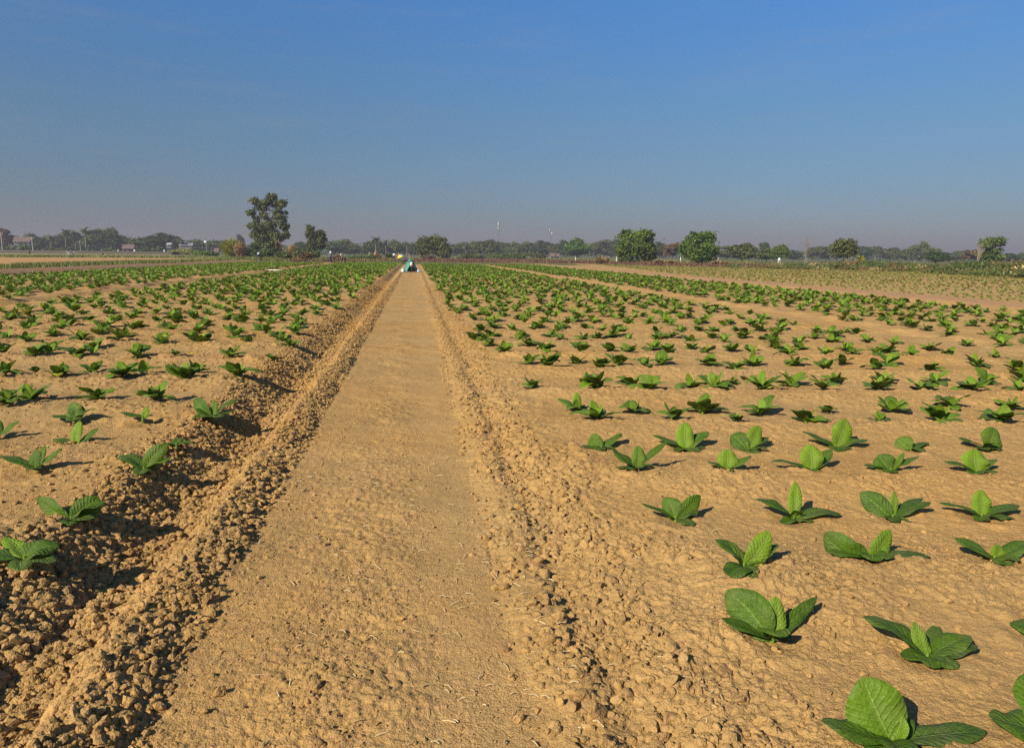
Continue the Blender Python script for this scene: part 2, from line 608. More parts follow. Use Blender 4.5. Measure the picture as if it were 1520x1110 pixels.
def clod_protos(sub, n, seed):
    v, f = ico(sub)
    out = []
    for k in range(n):
        q = np.random.default_rng(seed + k)
        dirs = q.normal(size=(14, 3))
        dirs /= np.linalg.norm(dirs, axis=1)[:, None]
        s = np.ones(len(v))
        for dd in dirs:                       # worn facets
            c = v @ dd
            lim = q.uniform(.42, .85)
            s = np.minimum(s, np.where(c > lim, lim / np.maximum(c, 1e-6), 1))
        s = s * (1 + (.22, .2, .12)[sub - 1] * (q.random(len(v)) - .5))
        for dd in q.normal(size=(4, 3)):
            s = s * (1 + .09 * np.sin(2.3 * (v @ dd) + q.uniform(0, 6)))
        out.append(v * s[:, None] * q.uniform(.75, 1.3, 3) * np.array([1, 1, .85]))
    return out, f


def scatter(n, x0, x1, d0, d1, dens):
    """random spots in a strip, denser near the camera, thinned by dens(x,y)"""
    y = d0 * (d1 / d0) ** rng.random(n)
    x = rng.uniform(x0, x1, n)
    k = rng.random(n) < dens(x, y)
    return x[k], y[k]


PROTO = {1: clod_protos(1, 24, 50), 2: clod_protos(2, 16, 90), 3: clod_protos(3, 8, 140)}
cl = MB()


def put_clods(x, y, rad_):
    z = height(x, y, np.full(x.shape, .02))
    n = len(x)
    pix = rad_ / np.hypot(x, y) * 740
    lod = np.where(pix > 9, 3, np.where(pix > 3.2, 2, 1))
    for L in (1, 2, 3):
        P, f = PROTO[L]
        which = rng.integers(0, len(P), n)
        for k in range(len(P)):
            i = np.where((lod == L) & (which == k))[0]
            if not len(i):
                continue
            a = rng.uniform(0, 6.28, len(i))
            c, s = np.cos(a), np.sin(a)
            v = P[k]
            vx = v[None, :, 0] * c[:, None] - v[None, :, 1] * s[:, None]
            vy = v[None, :, 0] * s[:, None] + v[None, :, 1] * c[:, None]
            vz = np.broadcast_to(v[None, :, 2], vx.shape)
            tilt = rng.normal(0, .4, len(i))[:, None]
            V = np.stack([vx, vy * np.cos(tilt) - vz * np.sin(tilt), vy * np.sin(tilt) + vz * np.cos(tilt)], -1) * rad_[i][:, None, None]
            V += np.stack([x[i], y[i], z[i] + rad_[i] * rng.uniform(.0, .45, len(i))], -1)[:, None, :]
            ff = f[None] + (np.arange(len(i)) * len(v))[:, None, None]
            cl.add(V.reshape(-1, 3), ff.reshape(-1, 3), np.repeat(rng.uniform(.2, 1, len(i)), len(v)))


def sizes(n, lo, hi, p=2.6):
    return lo + (hi - lo) * rng.random(n) ** p


def inview(x, y, pad=1.0):
    d = vdist(x, y)
    s = x * GR[0] + y * GR[1]
    return (d > 1.4) & (np.abs(s) < .72 * d + pad)


for (n, x0, x1, d0, d1, lo, hi, p, dens) in [
    (44000, -2.0, -1.30, 1.4, 11, .004, .032, 2.6, lambda x, y: np.clip(rough_map(x, y), 0, 1)),
    (15000, -1.28, -.93, 1.4, 11, .004, .030, 2.7, lambda x, y: np.clip(rough_map(x, y), 0, 1)),
    (40000, -.97, .15, 1.4, 9, .0025, .012, 2.6, lambda x, y: np.clip(rough_map(x, y) * 1.6 - .2, 0, 1) * np.clip(vnoise(x * 3, y * 2, 6) * 1.6 - .3, 0, 1)),
    (16000, -.3, .6, 1.4, 8, .0025, .009, 2.6, lambda x, y: np.clip(vnoise(x * 4, y * 2, 16) * 1.6 - .5, 0, 1)),
    (700, -.95, .5, 1.4, 9, .007, .02, 3.0, lambda x, y: np.where(x < 0, .6, .25)),
    (6000, -.95, 0, 1.4, 7, .004, .014, 2.6, lambda x, y: np.clip(vnoise(x * 2.5, y * 1.5, 46) * 2 - .9, 0, 1)),
    (13000, .36, 1.05, 1.4, 11, .004, .032, 3.0, lambda x, y: np.clip(rough_map(x, y), 0, 1) ** 1.5),
    (9000, .8, 3.2, 1.5, 6, .004, .022, 3.2, lambda x, y: np.clip(rough_map(x, y), 0, 1) ** 1.6),
    (26000, 1.3, 9, 1.6, 18, .004, .021, 3.0, lambda x, y: np.clip(rough_map(x, y), 0, 1) ** 1.6),
    (42000, -9, -1.9, 2.2, 20, .005, .025, 2.6, lambda x, y: np.clip(rough_map(x, y) * 1.2, 0, 1) ** 1.3),
    (18000, -2.0, -.93, 11, 45, .012, .032, 2.4, lambda x, y: np.clip(rough_map(x, y), 0, 1)),
    (6000, .42, 1.2, 11, 40, .012, .028, 2.6, lambda x, y: np.clip(rough_map(x, y), 0, 1)),
]:
    x, y = scatter(n, x0, x1, d0, d1, dens)
    k = inview(x, y)
    x, y = x[k], y[k]
    put_clods(x, y, sizes(len(x), lo, hi, p))
# the lumps one can point at
spots = [(593, 920, .032), (612, 916, .02), (577, 924, .02), (483, 949, .02), (880, 1075, .055), (868, 1050, .04), (905, 1100, .06), (85, 1050, .07), (150, 1085, .05), (1075, 1000, .05),
         (52, 771, .04), (700, 825, .028), (765, 826, .03), (480, 1005, .035), (440, 1018, .03), (470, 1030, .04), (110, 1090, .06), (270, 830, .035), (330, 1030, .04), (975, 1060, .05), (968, 718, .05), (1100, 1040, .05), (985, 1035, .045), (1130, 1075, .05)]
g_ = np.array([ground(a, b, .05 if a < 250 or a > 900 else 0) for a, b, c in spots])
put_clods(g_[:, 0], g_[:, 1], np.array([c * .85 for a, b, c in spots]))
tag(cl.build("soil_clods", M_CLOD, None, False), "loose dry clods along the furrow, the track edges and the plant rows", "clods", None, "stuff")

# ------------------------------------------------------------------ straw
st = MB()
M_STRAW = foliage("straw", (.50, .37, .17), (.78, .64, .36), 0.1)


def straw(x, y, n_):
    z = height(x, y, np.full(x.shape, .02)) + .006
    for k in range(len(x)):
        L = rng.uniform(.012, .055) * (1.4 if rng.random() < .15 else 1)
        a = rng.uniform(0, 3.14)
        w = rng.uniform(.0009, .0027)
        c, s = math.cos(a), math.sin(a)
        up = rng.normal(0, .12)
        p = np.array([[-L / 2, 0, -up * L / 2], [rng.normal(0, .1) * L, L * rng.normal(0, .08), .004], [L / 2, 0, up * L / 2]])
        p = np.stack([p[:, 0] * c - p[:, 1] * s + x[k], p[:, 0] * s + p[:, 1] * c + y[k], p[:, 2] + z[k] + .002], 1)
        st.tube(p, w, 4, rng.random())


x, y = scatter(900, -1, 1.2, 1.5, 6, lambda x, y: np.clip(1.1 - np.abs(x - .3), .2, 1))
straw(x, y, 0)
x, y = scatter(1100, -4, 4, 1.6, 7, lambda x, y: .5 * vnoise(x * 2, y * 2, 12))
straw(x, y, 0)
tag(st.build("straw", M_STRAW), "thin dry straw bits scattered over the soil", "straw", None, "stuff")
# ------------------------------------------------------------------ tobacco plants
def leaf_arrays(L, W, e0, droop, az, nv=12, nu=8, fold=.35, wave=.10, roll=0.0, pale=.4, base=(0, 0, .012), chord=None, seed=0):
    q = np.random.default_rng(seed)
    v = np.linspace(0, 1, nv + 1)
    e = e0 - droop * v ** 1.4
    if chord is not None:                                   # fit the arch to a measured tip
        tip = np.asarray(chord, float)
        Lc = np.linalg.norm(tip)
        el = math.asin(np.clip(tip[2] / Lc, -1, 1))
        e = el + droop * (.42 - v ** 1.4)
    ds = np.ones(nv + 1) / nv
    ds[0] = 0
    em = np.concatenate([[e[0]], (e[1:] + e[:-1]) / 2])
    s = np.cumsum(np.cos(em) * ds)
    h = np.cumsum(np.sin(em) * ds)
    if chord is not None:
        a = math.atan2(h[-1], s[-1])
        k = Lc / math.hypot(s[-1], h[-1])
        c, n = math.cos(el - a), math.sin(el - a)
        s, h = (s * c - h * n) * k, (s * n + h * c) * k
        e = e + (el - a)
        L = 1.0
    s, h = s * L, h * L
    w = v ** .60 * (1 - v) ** .70
    w = w / w.max() * 1.16
    w = np.maximum(w, np.where(v < .3, .13, 0)) * W / 2
    u = np.linspace(-1, 1, nu + 1)
    U, V = np.meshgrid(u, v)
    au = np.abs(U)
    lift = fold * (1 - .55 * V) * (au ** 1.25) - .30 * au ** 3
    ph = q.uniform(0, 6.28, 2)
    lift = lift + wave * au ** 1.6 * (np.sin(V * q.uniform(6, 11) + np.where(U > 0, ph[0], ph[1])) + .35 * np.sin(V * 15 + ph[0] * np.sign(U)))
    # raised cushions between the side veins
    lift = lift + .02 * np.abs(np.sin(math.pi * (V * 9 - 2.4 * au ** .8))) * np.minimum(1, au * 4) * (1 - au ** 4)
    ww = w[:, None]
    flat = np.cos(np.arctan(fold * 1.1)) 
    lat = U * ww * flat
    nrm = lift * ww
    bend = q.normal(0, .09) * W
    cr, sr = math.cos(roll), math.sin(roll)
    rollv = np.sin(V * math.pi / 2)
    latr = lat * (1 - rollv + rollv * cr) - nrm * sr * rollv
    nrr = nrm * (1 - rollv + rollv * cr) + lat * sr * rollv
    latr = latr + bend * np.sin(V * 3.0)
    S = s[:, None] - nrr * np.sin(e)[:, None]
    H = h[:, None] + nrr * np.cos(e)[:, None]
    ca, sa = math.cos(az), math.sin(az)
    X = base[0] + S * ca - latr * sa
    Y = base[1] + S * sa + latr * ca
    Z = base[2] + H
    P = np.stack([X, Y, Z], -1).reshape(-1, 3)
    i = np.arange(nv)[:, None] * (nu + 1)
    j = np.arange(nu)[None, :]
    f = np.stack([i + j, i + j + 1, i + nu + 2 + j, i + nu + 1 + j], -1).reshape(-1, 4)
    uvw = np.stack([U, V, np.zeros_like(U)], -1).reshape(-1, 3)
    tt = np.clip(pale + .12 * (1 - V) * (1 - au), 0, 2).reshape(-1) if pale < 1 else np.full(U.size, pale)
    return P, f, uvw, tt


def leaf_mesh(name="leaf", **kw):
    P, f, uvw, tt = leaf_arrays(**kw)
    return MB().add(P, f, tt, uvw).mesh(name, M_TOB)


def stem_mesh(h=.05):
    b = MB()
    b.tube([(0, 0, -.02), (0, 0, h * .5), (.002, 0, h)], [.012, .010, .006], 8, .75)
    uvw = np.zeros((b.n, 3))
    uvw[:, 0] = .5
    b.uv = [uvw]
    return b.mesh("stem", M_TOB)


PLANTS = []           # (root, x, y) of every plant that is a thing of its own
GROUP = "young tobacco plants in the rows on both sides of the track"


def hero(px, py, leaves, label, nseed=0):
    """leaves: ('t', tip_x, tip_y, azimuth in the view, width, droop, pale [,roll]) or ('f', az, elev, length, width, droop, pale)"""
    p = ground(px, py, .1 if px > 780 or px < 400 else 0)
    z = float(height(np.array([p[0]]), np.array([p[1]]), np.array([.02]))[0])
    p = ground(px, py, z)
    root = thing("tobacco_plant", label, "tobacco plant", (p[0], p[1], z - .006), GROUP)
    base = np.array([p[0], p[1], z + .006])
    link("stem", stem_mesh(.03), root)
    for k, lf in enumerate(leaves):
        lf = list(lf)
        if lf[6] < .7:
            lf[6] = lf[6] * .8 - .04
        if lf[0] == 't':
            _, tx, ty, azd, W, droop, pale = lf[:7]
            a = R(azd) - YAW
            n = np.array([-math.sin(a), math.cos(a), 0])
            facing = 58 < azd < 122 or (W >= .09 and 38 < azd < 152)
            if facing:                                      # a leaf that leans away: take its tilt as given
                lean = .40 if 58 < azd < 122 else .75
                n = np.cross(np.array([GR[0], GR[1], 0]), np.array([GF[0] * math.sin(lean), GF[1] * math.sin(lean), math.cos(lean)]))
            d = ray(tx, ty)
            t = np.dot(base - EYE, n) / np.dot(d, n)
            tip = EYE + d * t - base
            Lc = np.linalg.norm(tip)
            if t < 0 or Lc > .42 or Lc < .04:
                tip = tip / max(Lc, 1e-6) * np.clip(Lc, .05, .36)
            if tip[2] < .0:
                tip[2] = .005
            if facing:
                la, aw = tip[0] * GR[0] + tip[1] * GR[1], tip[0] * GF[0] + tip[1] * GF[1]
                up_ = math.hypot(la, tip[2])
                P, fc, uvw, tt = leaf_arrays(L=1, W=W * 1.1, e0=0, droop=droop, az=math.atan2(GF[1], GF[0]), nv=20, nu=14, pale=pale, chord=(GF[0] * aw, GF[1] * aw, up_),
                                             roll=lf[7] if len(lf) > 7 else 0, fold=.36, wave=.12, seed=nseed * 20 + k)
                an = math.atan2(la, tip[2])
                l_, z_ = P[:, 0] * GR[0] + P[:, 1] * GR[1], P[:, 2].copy()
                l2 = l_ * math.cos(an) + z_ * math.sin(an)
                z2 = -l_ * math.sin(an) + z_ * math.cos(an)
                P = P + (l2 - l_)[:, None] * np.array([GR[0], GR[1], 0])
                P[:, 2] = np.maximum(z2, .004)
                me = MB().add(P, fc, tt, uvw).mesh("leaf", M_TOB)
            else:
                me = leaf_mesh(L=1, W=W * 1.15, e0=0, droop=droop, az=math.atan2(tip[1], tip[0]), nv=18, nu=12, pale=pale, chord=tip, roll=lf[7] if len(lf) > 7 else 0, fold=.42, wave=.13, seed=nseed * 20 + k)
        else:
            _, azd, el, L, W, droop, pale = lf[:7]
            me = leaf_mesh(L=L, W=W * 1.12, e0=R(el), droop=droop, az=R(azd) - YAW, nv=18, nu=12, pale=pale, roll=lf[7] if len(lf) > 7 else 0, fold=.45, wave=.13, seed=nseed * 20 + k)
        o = link("leaf", me, root)
        if pale >= .75 and lf[0] == 't':
            o["label"] = "pale upright young leaf"
    PLANTS.append((root, p[0], p[1]))
    return root


f = 'f'
t = 't'
hero(1325, 1101, [(t, 1283, 1003, 105, .165, .25, .68), (t, 1218, 1068, 172, .11, .3, .3), (t, 1464, 1083, 8, .10, .2, .28), (f, 265, 35, .17, .10, .8, .2), (f, 60, 25, .15, .1, .5, .25), (f, 20, 72, .09, .05, .2, .8), (f, 215, 15, .16, .09, .4, .25)],
     "largest tobacco plant at the bottom edge with one broad upright leaf", 1)
hero(1556, 1092, [(t, 1467, 1062, 165, .14, .3, .35), (f, 90, 55, .2, .12, .5, .5), (f, 10, 30, .22, .1, .5, .3), (f, 270, 30, .2, .1, .6, .3), (f, 215, 25, .18, .1, .6, .3)],
     "tobacco plant cut by the bottom right corner, one pointed leaf showing", 2)
hero(1146, 951, [(t, 1080, 875, 140, .15, .25, .38, -.1), (t, 1150, 884, 70, .075, .2, .8), (t, 1213, 886, 35, .055, .1, .3, .9), (f, 262, 68, .16, .12, 1.5, .45), (t, 1070, 917, 172, .08, .2, .25), (f, 5, 14, .09, .05, .3, .2), (f, 300, 60, .10, .07, .6, .6)],
     "tobacco plant with a cupped front leaf and one thin leaf slanting right", 3)
hero(1376, 977, [(t, 1280, 915, 155, .12, .7, .25), (t, 1357, 922, 120, .05, .3, .75), (t, 1401, 920, 55, .05, .4, .6), (t, 1441, 943, 15, .11, .3, .4), (f, 250, 28, .13, .10, .8, .3), (f, 300, 28, .13, .10, .9, .35), (t, 1452, 958, 2, .09, .2, .1), (f, 90, 70, .07, .04, .2, .8), (f, 200, 20, .14, .09, .4, .35)],
     "wide tobacco plant with an arched left leaf and a withered right leaf", 4)
hero(1558, 944, [(t, 1498, 925, 165, .11, .4, .35), (f, 90, 60, .16, .08, .3, .6), (f, 15, 30, .2, .1, .5, .3), (f, 255, 30, .18, .1, .8, .3)],
     "tobacco plant at the right edge showing only a leaf tip", 5)
hero(1104, 842, [(t, 1138, 786, 85, .095, .6, .8, -.3), (t, 1060, 800, 155, .10, .8, .3), (t, 1156, 808, 25, .085, .2, .45), (f, 225, 10, .15, .12, .5, .2), (t, 1082, 803, 130, .05, .7, .6), (f, 280, 8, .12, .09, .5, .2)],
     "tobacco plant with a bright twisted upright leaf and a flat dark front leaf", 6)
hero(1290, 829, [(t, 1227, 788, 150, .15, .4, .38, -.3), (t, 1320, 786, 70, .10, .3, .75), (t, 1382, 826, 2, .10, .3, .25), (f, 250, 45, .13, .12, 1.3, .3), (t, 1228, 818, 175, .09, .3, .3), (f, 310, 40, .13, .11, .9, .35)],
     "low tobacco plant with one leaf lying flat on the soil to the right", 7)
hero(1476, 830, [(t, 1416, 798, 160, .085, .2, .35, -.3), (t, 1483, 808, 95, .08, .4, .85), (t, 1522, 802, 20, .10, .2, .35), (f, 275, 12, .12, .08, .5, .4), (f, 315, 25, .12, .08, .6, .4)],
     "tobacco plant by the right edge with two narrow leaves opened like wings", 8)
hero(1003, 771, [(t, 951, 746, 172, .06, .2, .25), (t, 986, 738, 130, .10, .4, .4), (t, 1038, 734, 40, .09, .3, .55), (f, 300, 8, .15, .09, .3, .25), (f, 20, 25, .16, .1, .5, .25)],
     "first tobacco plant beside the bare margin, its right leaf lit", 9)
hero(1178, 771, [(t, 1181, 714, 88, .075, .15, .85), (t, 1119, 741, 165, .10, .8, .25), (t, 1248, 762, 8, .11, .7, .3), (f, 268, 70, .10, .07, .9, .75), (f, 215, 8, .13, .08, .3, .3), (f, 330, 8, .12, .08, .3, .3)],
     "tobacco plant with a slim pointed upright leaf between two drooping wings", 10)
hero(1325, 768, [(t, 1279, 729, 140, .12, .4, .28), (t, 1327, 728, 85, .045, .1, .75), (t, 1385, 729, 35, .06, .5, .25), (t, 1382, 745, 8, .08, .3, .2), (f, 250, 15, .14, .08, .4, .2), (f, 310, 5, .12, .07, .3, .35)],
     "dark tobacco plant with a narrow pale leaf standing at its centre", 11)
hero(1457, 767, [(t, 1393, 746, 168, .075, .4, .25), (t, 1457, 726, 92, .11, .2, .85), (t, 1513, 750, 12, .09, .6, .25), (f, 340, 14, .18, .08, .5, .2), (f, 230, 10, .12, .08, .4, .3)],
     "tobacco plant with one rounded bright upright leaf near the right edge", 12)
hero(945, 696, [(t, 906, 662, 155, .11, .2, .35), (t, 991, 654, 25, .05, .2, .3, .5), (t, 947, 661, 90, .09, .3, .6), (f, 200, 14, .17, .08, .3, .3), (f, 280, 40, .10, .08, .9, .5), (f, 330, 30, .14, .06, .4, .25)],
     "tobacco plant nearest the margin in its row with leaves spread in a vee", 13)
hero(1079, 697, [(t, 1080, 666, 95, .13, .2, .85), (t, 1050, 685, 170, .08, .4, .2), (t, 1115, 676, 20, .08, .3, .5), (f, 250, 10, .1, .08, .3, .4)],
     "small tobacco plant with a single lit heart-shaped upright leaf", 14)
hero(1205, 698, [(t, 1203, 659, 105, .15, .2, .85), (t, 1144, 684, 172, .08, .4, .2), (t, 1235, 667, 45, .085, .1, .6, .5), (f, 270, 12, .12, .08, .4, .3)],
     "tobacco plant with a large round pale leaf and a dark leaf to the left", 15)
hero(1322, 699, [(t, 1304, 675, 120, .14, .3, .3), (t, 1282, 690, 172, .08, .3, .15), (t, 1341, 671, 60, .05, .1, .7), (t, 1365, 677, 22, .06, .2, .3), (f, 250, 18, .12, .1, .4, .2)],
     "dark tobacco plant with a narrow bright leaf leaning right in the same row", 16)
hero(1449, 701, [(t, 1447, 666, 95, .17, .2, .8), (t, 1400, 684, 165, .10, .3, .25), (t, 1480, 682, 30, .09, .3, .5), (t, 1481, 703, 355, .09, .3, .25), (f, 250, 10, .12, .1, .4, .2)],
     "tobacco plant with the roundest upright leaf, right of the plant with two thin leaves", 17)
hero(893, 665, [(t, 861, 663, 180, .08, .3, .25), (t, 881, 643, 120, .11, .3, .55), (t, 923, 643, 35, .09, .3, .4), (f, 250, 10, .14, .09, .3, .3), (f, 310, 20, .12, .08, .4, .35)],
     "low tobacco plant at the margin just left of the tall pale leaf", 18)
hero(1018, 668, [(t, 1017, 626, 95, .13, .2, .85), (t, 967, 646, 160, .10, .3, .3), (t, 1052, 640, 30, .13, .3, .4), (f, 300, 20, .16, .11, .6, .3), (f, 215, 15, .14, .09, .4, .3), (f, 350, 20, .17, .1, .6, .25)],
     "tobacco plant with a tall pale leaf above a broad dark rosette", 19)
hero(1111, 668, [(t, 1126, 631, 80, .12, .3, .75), (t, 1086, 645, 150, .14, .7, .25), (t, 1141, 648, 30, .08, .2, .25), (f, 280, 10, .14, .11, .5, .3), (f, 330, 20, .16, .08, .4, .2)],
     "compact tobacco plant with a pale leaf leaning right over a dark curl", 20)
hero(1240, 665, [(t, 1255, 621, 75, .16, .3, .75), (t, 1189, 641, 160, .12, .5, .2), (t, 1287, 652, 12, .11, .5, .35), (f, 255, 18, .16, .12, .7, .2), (f, 320, 15, .14, .1, .5, .35)],
     "big tobacco plant with a tall broad leaf tilted right over a lower leaf", 21)
hero(1353, 667, [(t, 1333, 650, 145, .15, .4, .55), (t, 1379, 657, 20, .07, .4, .2), (f, 300, 14, .12, .09, .4, .25)],
     "small flat tobacco plant with one wide pale leaf", 22)
hero(1464, 667, [(t, 1474, 634, 75, .17, .8, .5), (t, 1422, 650, 165, .11, .3, .2), (f, 285, 55, .15, .1, .9, .4), (f, 230, 20, .16, .1, .5, .2), (f, 340, 15, .12, .08, .4, .2)],
     "tobacco plant with a hooded leaf folding over near the right edge", 23)
hero(37, 832, [(t, 4, 796, 140, .075, .1, .95), (t, 88, 812, 20, .11, 1.3, .3, .4), (f, 70, 45, .17, .1, 1.4, .45), (f, 185, 12, .2, .1, .3, .2), (f, 300, 12, .16, .09, .4, .4), (f, 350, 10, .17, .09, .3, .25)],
     "tobacco plant left of the furrow with a ring-shaped curled leaf", 24)
hero(106, 772, [(t, 57, 737, 150, .10, .2, .4), (t, 145, 737, 45, .12, .6, .45), (t, 158, 745, 15, .11, .9, .35), (f, 300, 20, .15, .1, .6, .25), (f, 85, 50, .12, .09, .9, .5), (f, 340, 20, .18, .11, .4, .3)],
     "broad tobacco plant above the curled one, left of the furrow", 25)
hero(54, 696, [(t, -2, 677, 172, .08, .3, .25), (t, 56, 666, 95, .07, .5, .35), (t, 67, 660, 70, .05, .2, .6), (t, 92, 665, 30, .06, .1, .4, .4), (f, 275, 25, .1, .08, .6, .2)],
     "tobacco plant with narrow fanned leaves and a long low left leaf", 26)
hero(214, 697, [(t, 247, 658, 60, .10, .7, .5), (t, 177, 676, 155, .12, .5, .35), (t, 255, 678, 15, .11, .2, .5), (t, 172, 694, 182, .07, .2, .15), (f, 280, 10, .12, .1, .5, .2)],
     "tobacco plant with an arched leaf at the edge of the furrow slope", 27)
hero(262, 661, [(f, 100, 25, .12, .07, .5, .3), (f, 20, 15, .13, .07, .4, .45), (f, 180, 12, .10, .06, .4, .35)],
     "tiny flat tobacco plant behind the arched-leaf plant", 28)
hero(113, 662, [(t, 119, 624, 92, .075, .2, .9), (t, 79, 652, 165, .10, .4, .4), (t, 147, 635, 35, .06, .1, .35, .5), (f, 275, 25, .15, .13, .7, .15), (f, 320, 20, .12, .1, .5, .2)],
     "tobacco plant with a lit upright leaf and a long shadow to the right", 29)
hero(-6, 652, [(t, 29, 624, 30, .07, .1, .4, .4), (f, 120, 50, .2, .1, .4, .4), (f, 280, 25, .2, .1, .5, .3), (f, 190, 20, .2, .1, .5, .3)],
     "tobacco plant cut by the left edge with one leaf pointing right", 30)
hero(111, 622, [(t, 106, 598, 110, .13, .2, .5), (t, 118, 600, 70, .12, .4, .3), (t, 76, 617, 175, .09, .4, .2), (t, 141, 606, 20, .08, .3, .4), (f, 290, 12, .12, .1, .4, .3)],
     "tobacco plant with a wide ribbed upright leaf, left side of the track", 31)
hero(212, 622, [(t, 219, 603, 80, .05, .1, .95), (t, 179, 612, 170, .08, .4, .25), (t, 228, 616, 15, .08, .3, .2)],
     "small tobacco plant with one thin bright yellow-green leaf", 32)
hero(316, 621, [(t, 289, 592, 145, .11, .9, .3), (t, 352, 592, 30, .10, .6, .3), (f, 90, 70, .16, .06, .2, .6), (t, 291, 606, 170, .1, .6, .25), (f, 275, 30, .17, .12, .6, .3), (f, 220, 18, .18, .1, .5, .35), (f, 325, 25, .18, .11, .5, .3), (f, 20, 30, .2, .1, .6, .3)],
     "bushy tobacco rosette with many leaves close to the furrow edge", 33)

# traced roots of the following rows (picture pixels)
TR = """887,626 858,607 943,610 998,626 1043,612 1093,630 1129,613 790,576 869,571 882,579 940,571 964,581 1024,576 1061,581 1087,568 1129,581
785,539 811,547 858,539 887,548 916,541 956,548 982,541 1053,542 1090,551 1119,542 750,523 808,525 861,525 905,520 935,525 969,518 992,526 1024,518 1048,525 1087,521 1116,526
1196,629 1304,629 1394,628 1488,629 1228,610 1323,610 1412,605 1499,606 1175,571 1238,568 1312,567 1388,568 1465,570 1515,566 1220,581 1304,581 1367,581 1441,581 1511,584
1180,541 1225,550 1251,541 1301,550 1317,542 1380,550 1449,543 1509,550 1170,530 1225,527 1265,524 1301,527 1320,522 1351,529 1409,529 1149,508 1188,506 1236,508 1288,508 1436,508 1486,512 1480,529 1380,520
145,602 232,606 46,602 16,614 89,571 184,572 273,573 354,573 10,570 54,557 137,558 210,561 292,561 116,539 52,539 75,534 139,534 203,541 210,534 6,532 344,540 405,542 260,540
40,515 121,515 178,516 12,506 40,495 93,496 153,496 298,516 369,516 431,520 241,518 296,501 347,501 395,501 438,503 260,486 306,489 361,486 405,487 445,489"""
SMALL = {(1304, 629), (1093, 630), (1087, 568), (54, 557), (260, 540), (405, 542), (1228, 610)}


def rand_leaves(q):
    n = q.integers(5, 8)
    a0 = q.uniform(0, 6.28)
    sp = []
    for k in range(n):
        a = a0 + k * 2.4 + q.normal(0, .2)
        el = q.uniform(18, 60)
        L = q.uniform(.17, .255)
        sp.append(dict(L=L, W=L * q.uniform(.46, .64), e0=R(el), droop=q.uniform(.35, 1.3), az=a, pale=(q.uniform(.2, .75) if q.random() > .012 else q.uniform(1.25, 1.6)), roll=q.normal(0, .25), fold=q.uniform(.3, .65), wave=.13))
    for k in range(q.integers(2, 4)):
        a = a0 + 1.0 + k * 2.2
        L = q.uniform(.12, .19)
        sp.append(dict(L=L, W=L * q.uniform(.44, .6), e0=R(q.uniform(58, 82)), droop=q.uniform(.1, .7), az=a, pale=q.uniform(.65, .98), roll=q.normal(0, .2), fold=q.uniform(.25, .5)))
    return sp


PROTS = []
for k in range(26):
    q = np.random.default_rng(1000 + k)
    sp = rand_leaves(q)
    PROTS.append(([leaf_mesh(nv=11, nu=8, seed=1000 * k + i, **s) for i, s in enumerate(sp)],
                  sp))
STEM = stem_mesh(.03)


def combined(k, nv, nu, name="tobacco_plant"):
    b = MB()
    for i, s in enumerate(PROTS[k][1]):
        P, fc, uvw, tt = leaf_arrays(nv=nv, nu=nu, seed=1000 * k + i, **s)
        b.add(P, fc, tt, uvw)
    return b


MID = [combined(k, 7, 6).mesh("tobacco_plant", M_TOB) for k in range(26)]


def lit_yaw(q):
    return q.uniform(0, 6.28)


def place(x, y, sc, k, q, z=None):
    z = ground_z(x, y) if z is None else z
    d = math.hypot(x, y)
    rz = q.uniform(0, 6.28)
    tilt = q.normal(0, .06, 2)
    if d < 11.6:
        root = thing("tobacco_plant", None, "tobacco plant", (x, y, z - .005), GROUP, rz)
        link("stem", STEM, root)
        for me in PROTS[k][0]:
            link("leaf", me, root)
    else:
        root = link("tobacco_plant", MID[k], None, (x, y, z - .005))
        tag(root, None, "tobacco plant", GROUP)
    root.rotation_euler = (tilt[0], tilt[1], rz)
    root.scale = (sc, sc, sc * q.uniform(.9, 1.1))
    PLANTS.append((root, x, y))


q = np.random.default_rng(5)
used = []
for s in TR.split():
    a, b = map(int, s.split(','))
    p = ground(a, b, .13 if a < 500 else .08)
    sc = .55 if (a, b) in SMALL else q.uniform(.92, 1.22)
    place(p[0], p[1], sc, int(q.integers(0, 26)), q)
    used.append((p[0], p[1]))
for r_, x, y in PLANTS:
    used.append((x, y))
used = np.array(used)

# the regular planting behind: pairs of rows across the beds, staggered
allp = []
for kk in range(5, 80):
    for half, off in ((2.30, 0.0), (2.93, .32)):
        dd = half + PERIOD * kk
        rowoff = q.uniform(0, .62)
        for cc in range(-110, 60):
            lat = cc * .62 + off + rowoff + q.normal(0, .12)
            d_ = dd + q.normal(0, .09)
            x = GF[0] * d_ + GR[0] * lat
            y = GF[1] * d_ + GR[1] * lat
            if abs(lat) > .70 * dd + 1.2 or y > 112:
                continue
            ok = (1.05 < x < 9.25) or (11.0 < x < 18.1 and y < 118) or (-10.1 < x < -2.0) or (-22.6 < x < -12.1 and y < 106)
            if not ok or q.random() < .05:
                continue
            if np.hypot(used[:, 0] - x, used[:, 1] - y).min() < .42:
                continue
            # the traced rows already cover the near ground
            if (x > 1.0 and dd < 12.2 and x < 9.3) or (x < 0 and dd < 12.5):
                s_ = x * GR[0] + y * GR[1]
                if np.hypot(used[:, 0] - x, used[:, 1] - y).min() < .55:
                    continue
                if abs(s_) < .66 * dd and not (x < 0 and dd < 12.5 and s_ < -.52 * dd) and dd < 11.5:
                    continue
            allp.append((x, y, dd))
allp.sort(key=lambda a: a[2])
n_more = 300 - len(PLANTS)
for x, y, dd in allp[:n_more]:
    place(x, y, q.uniform(.88, 1.12), int(q.integers(0, 26)), q)

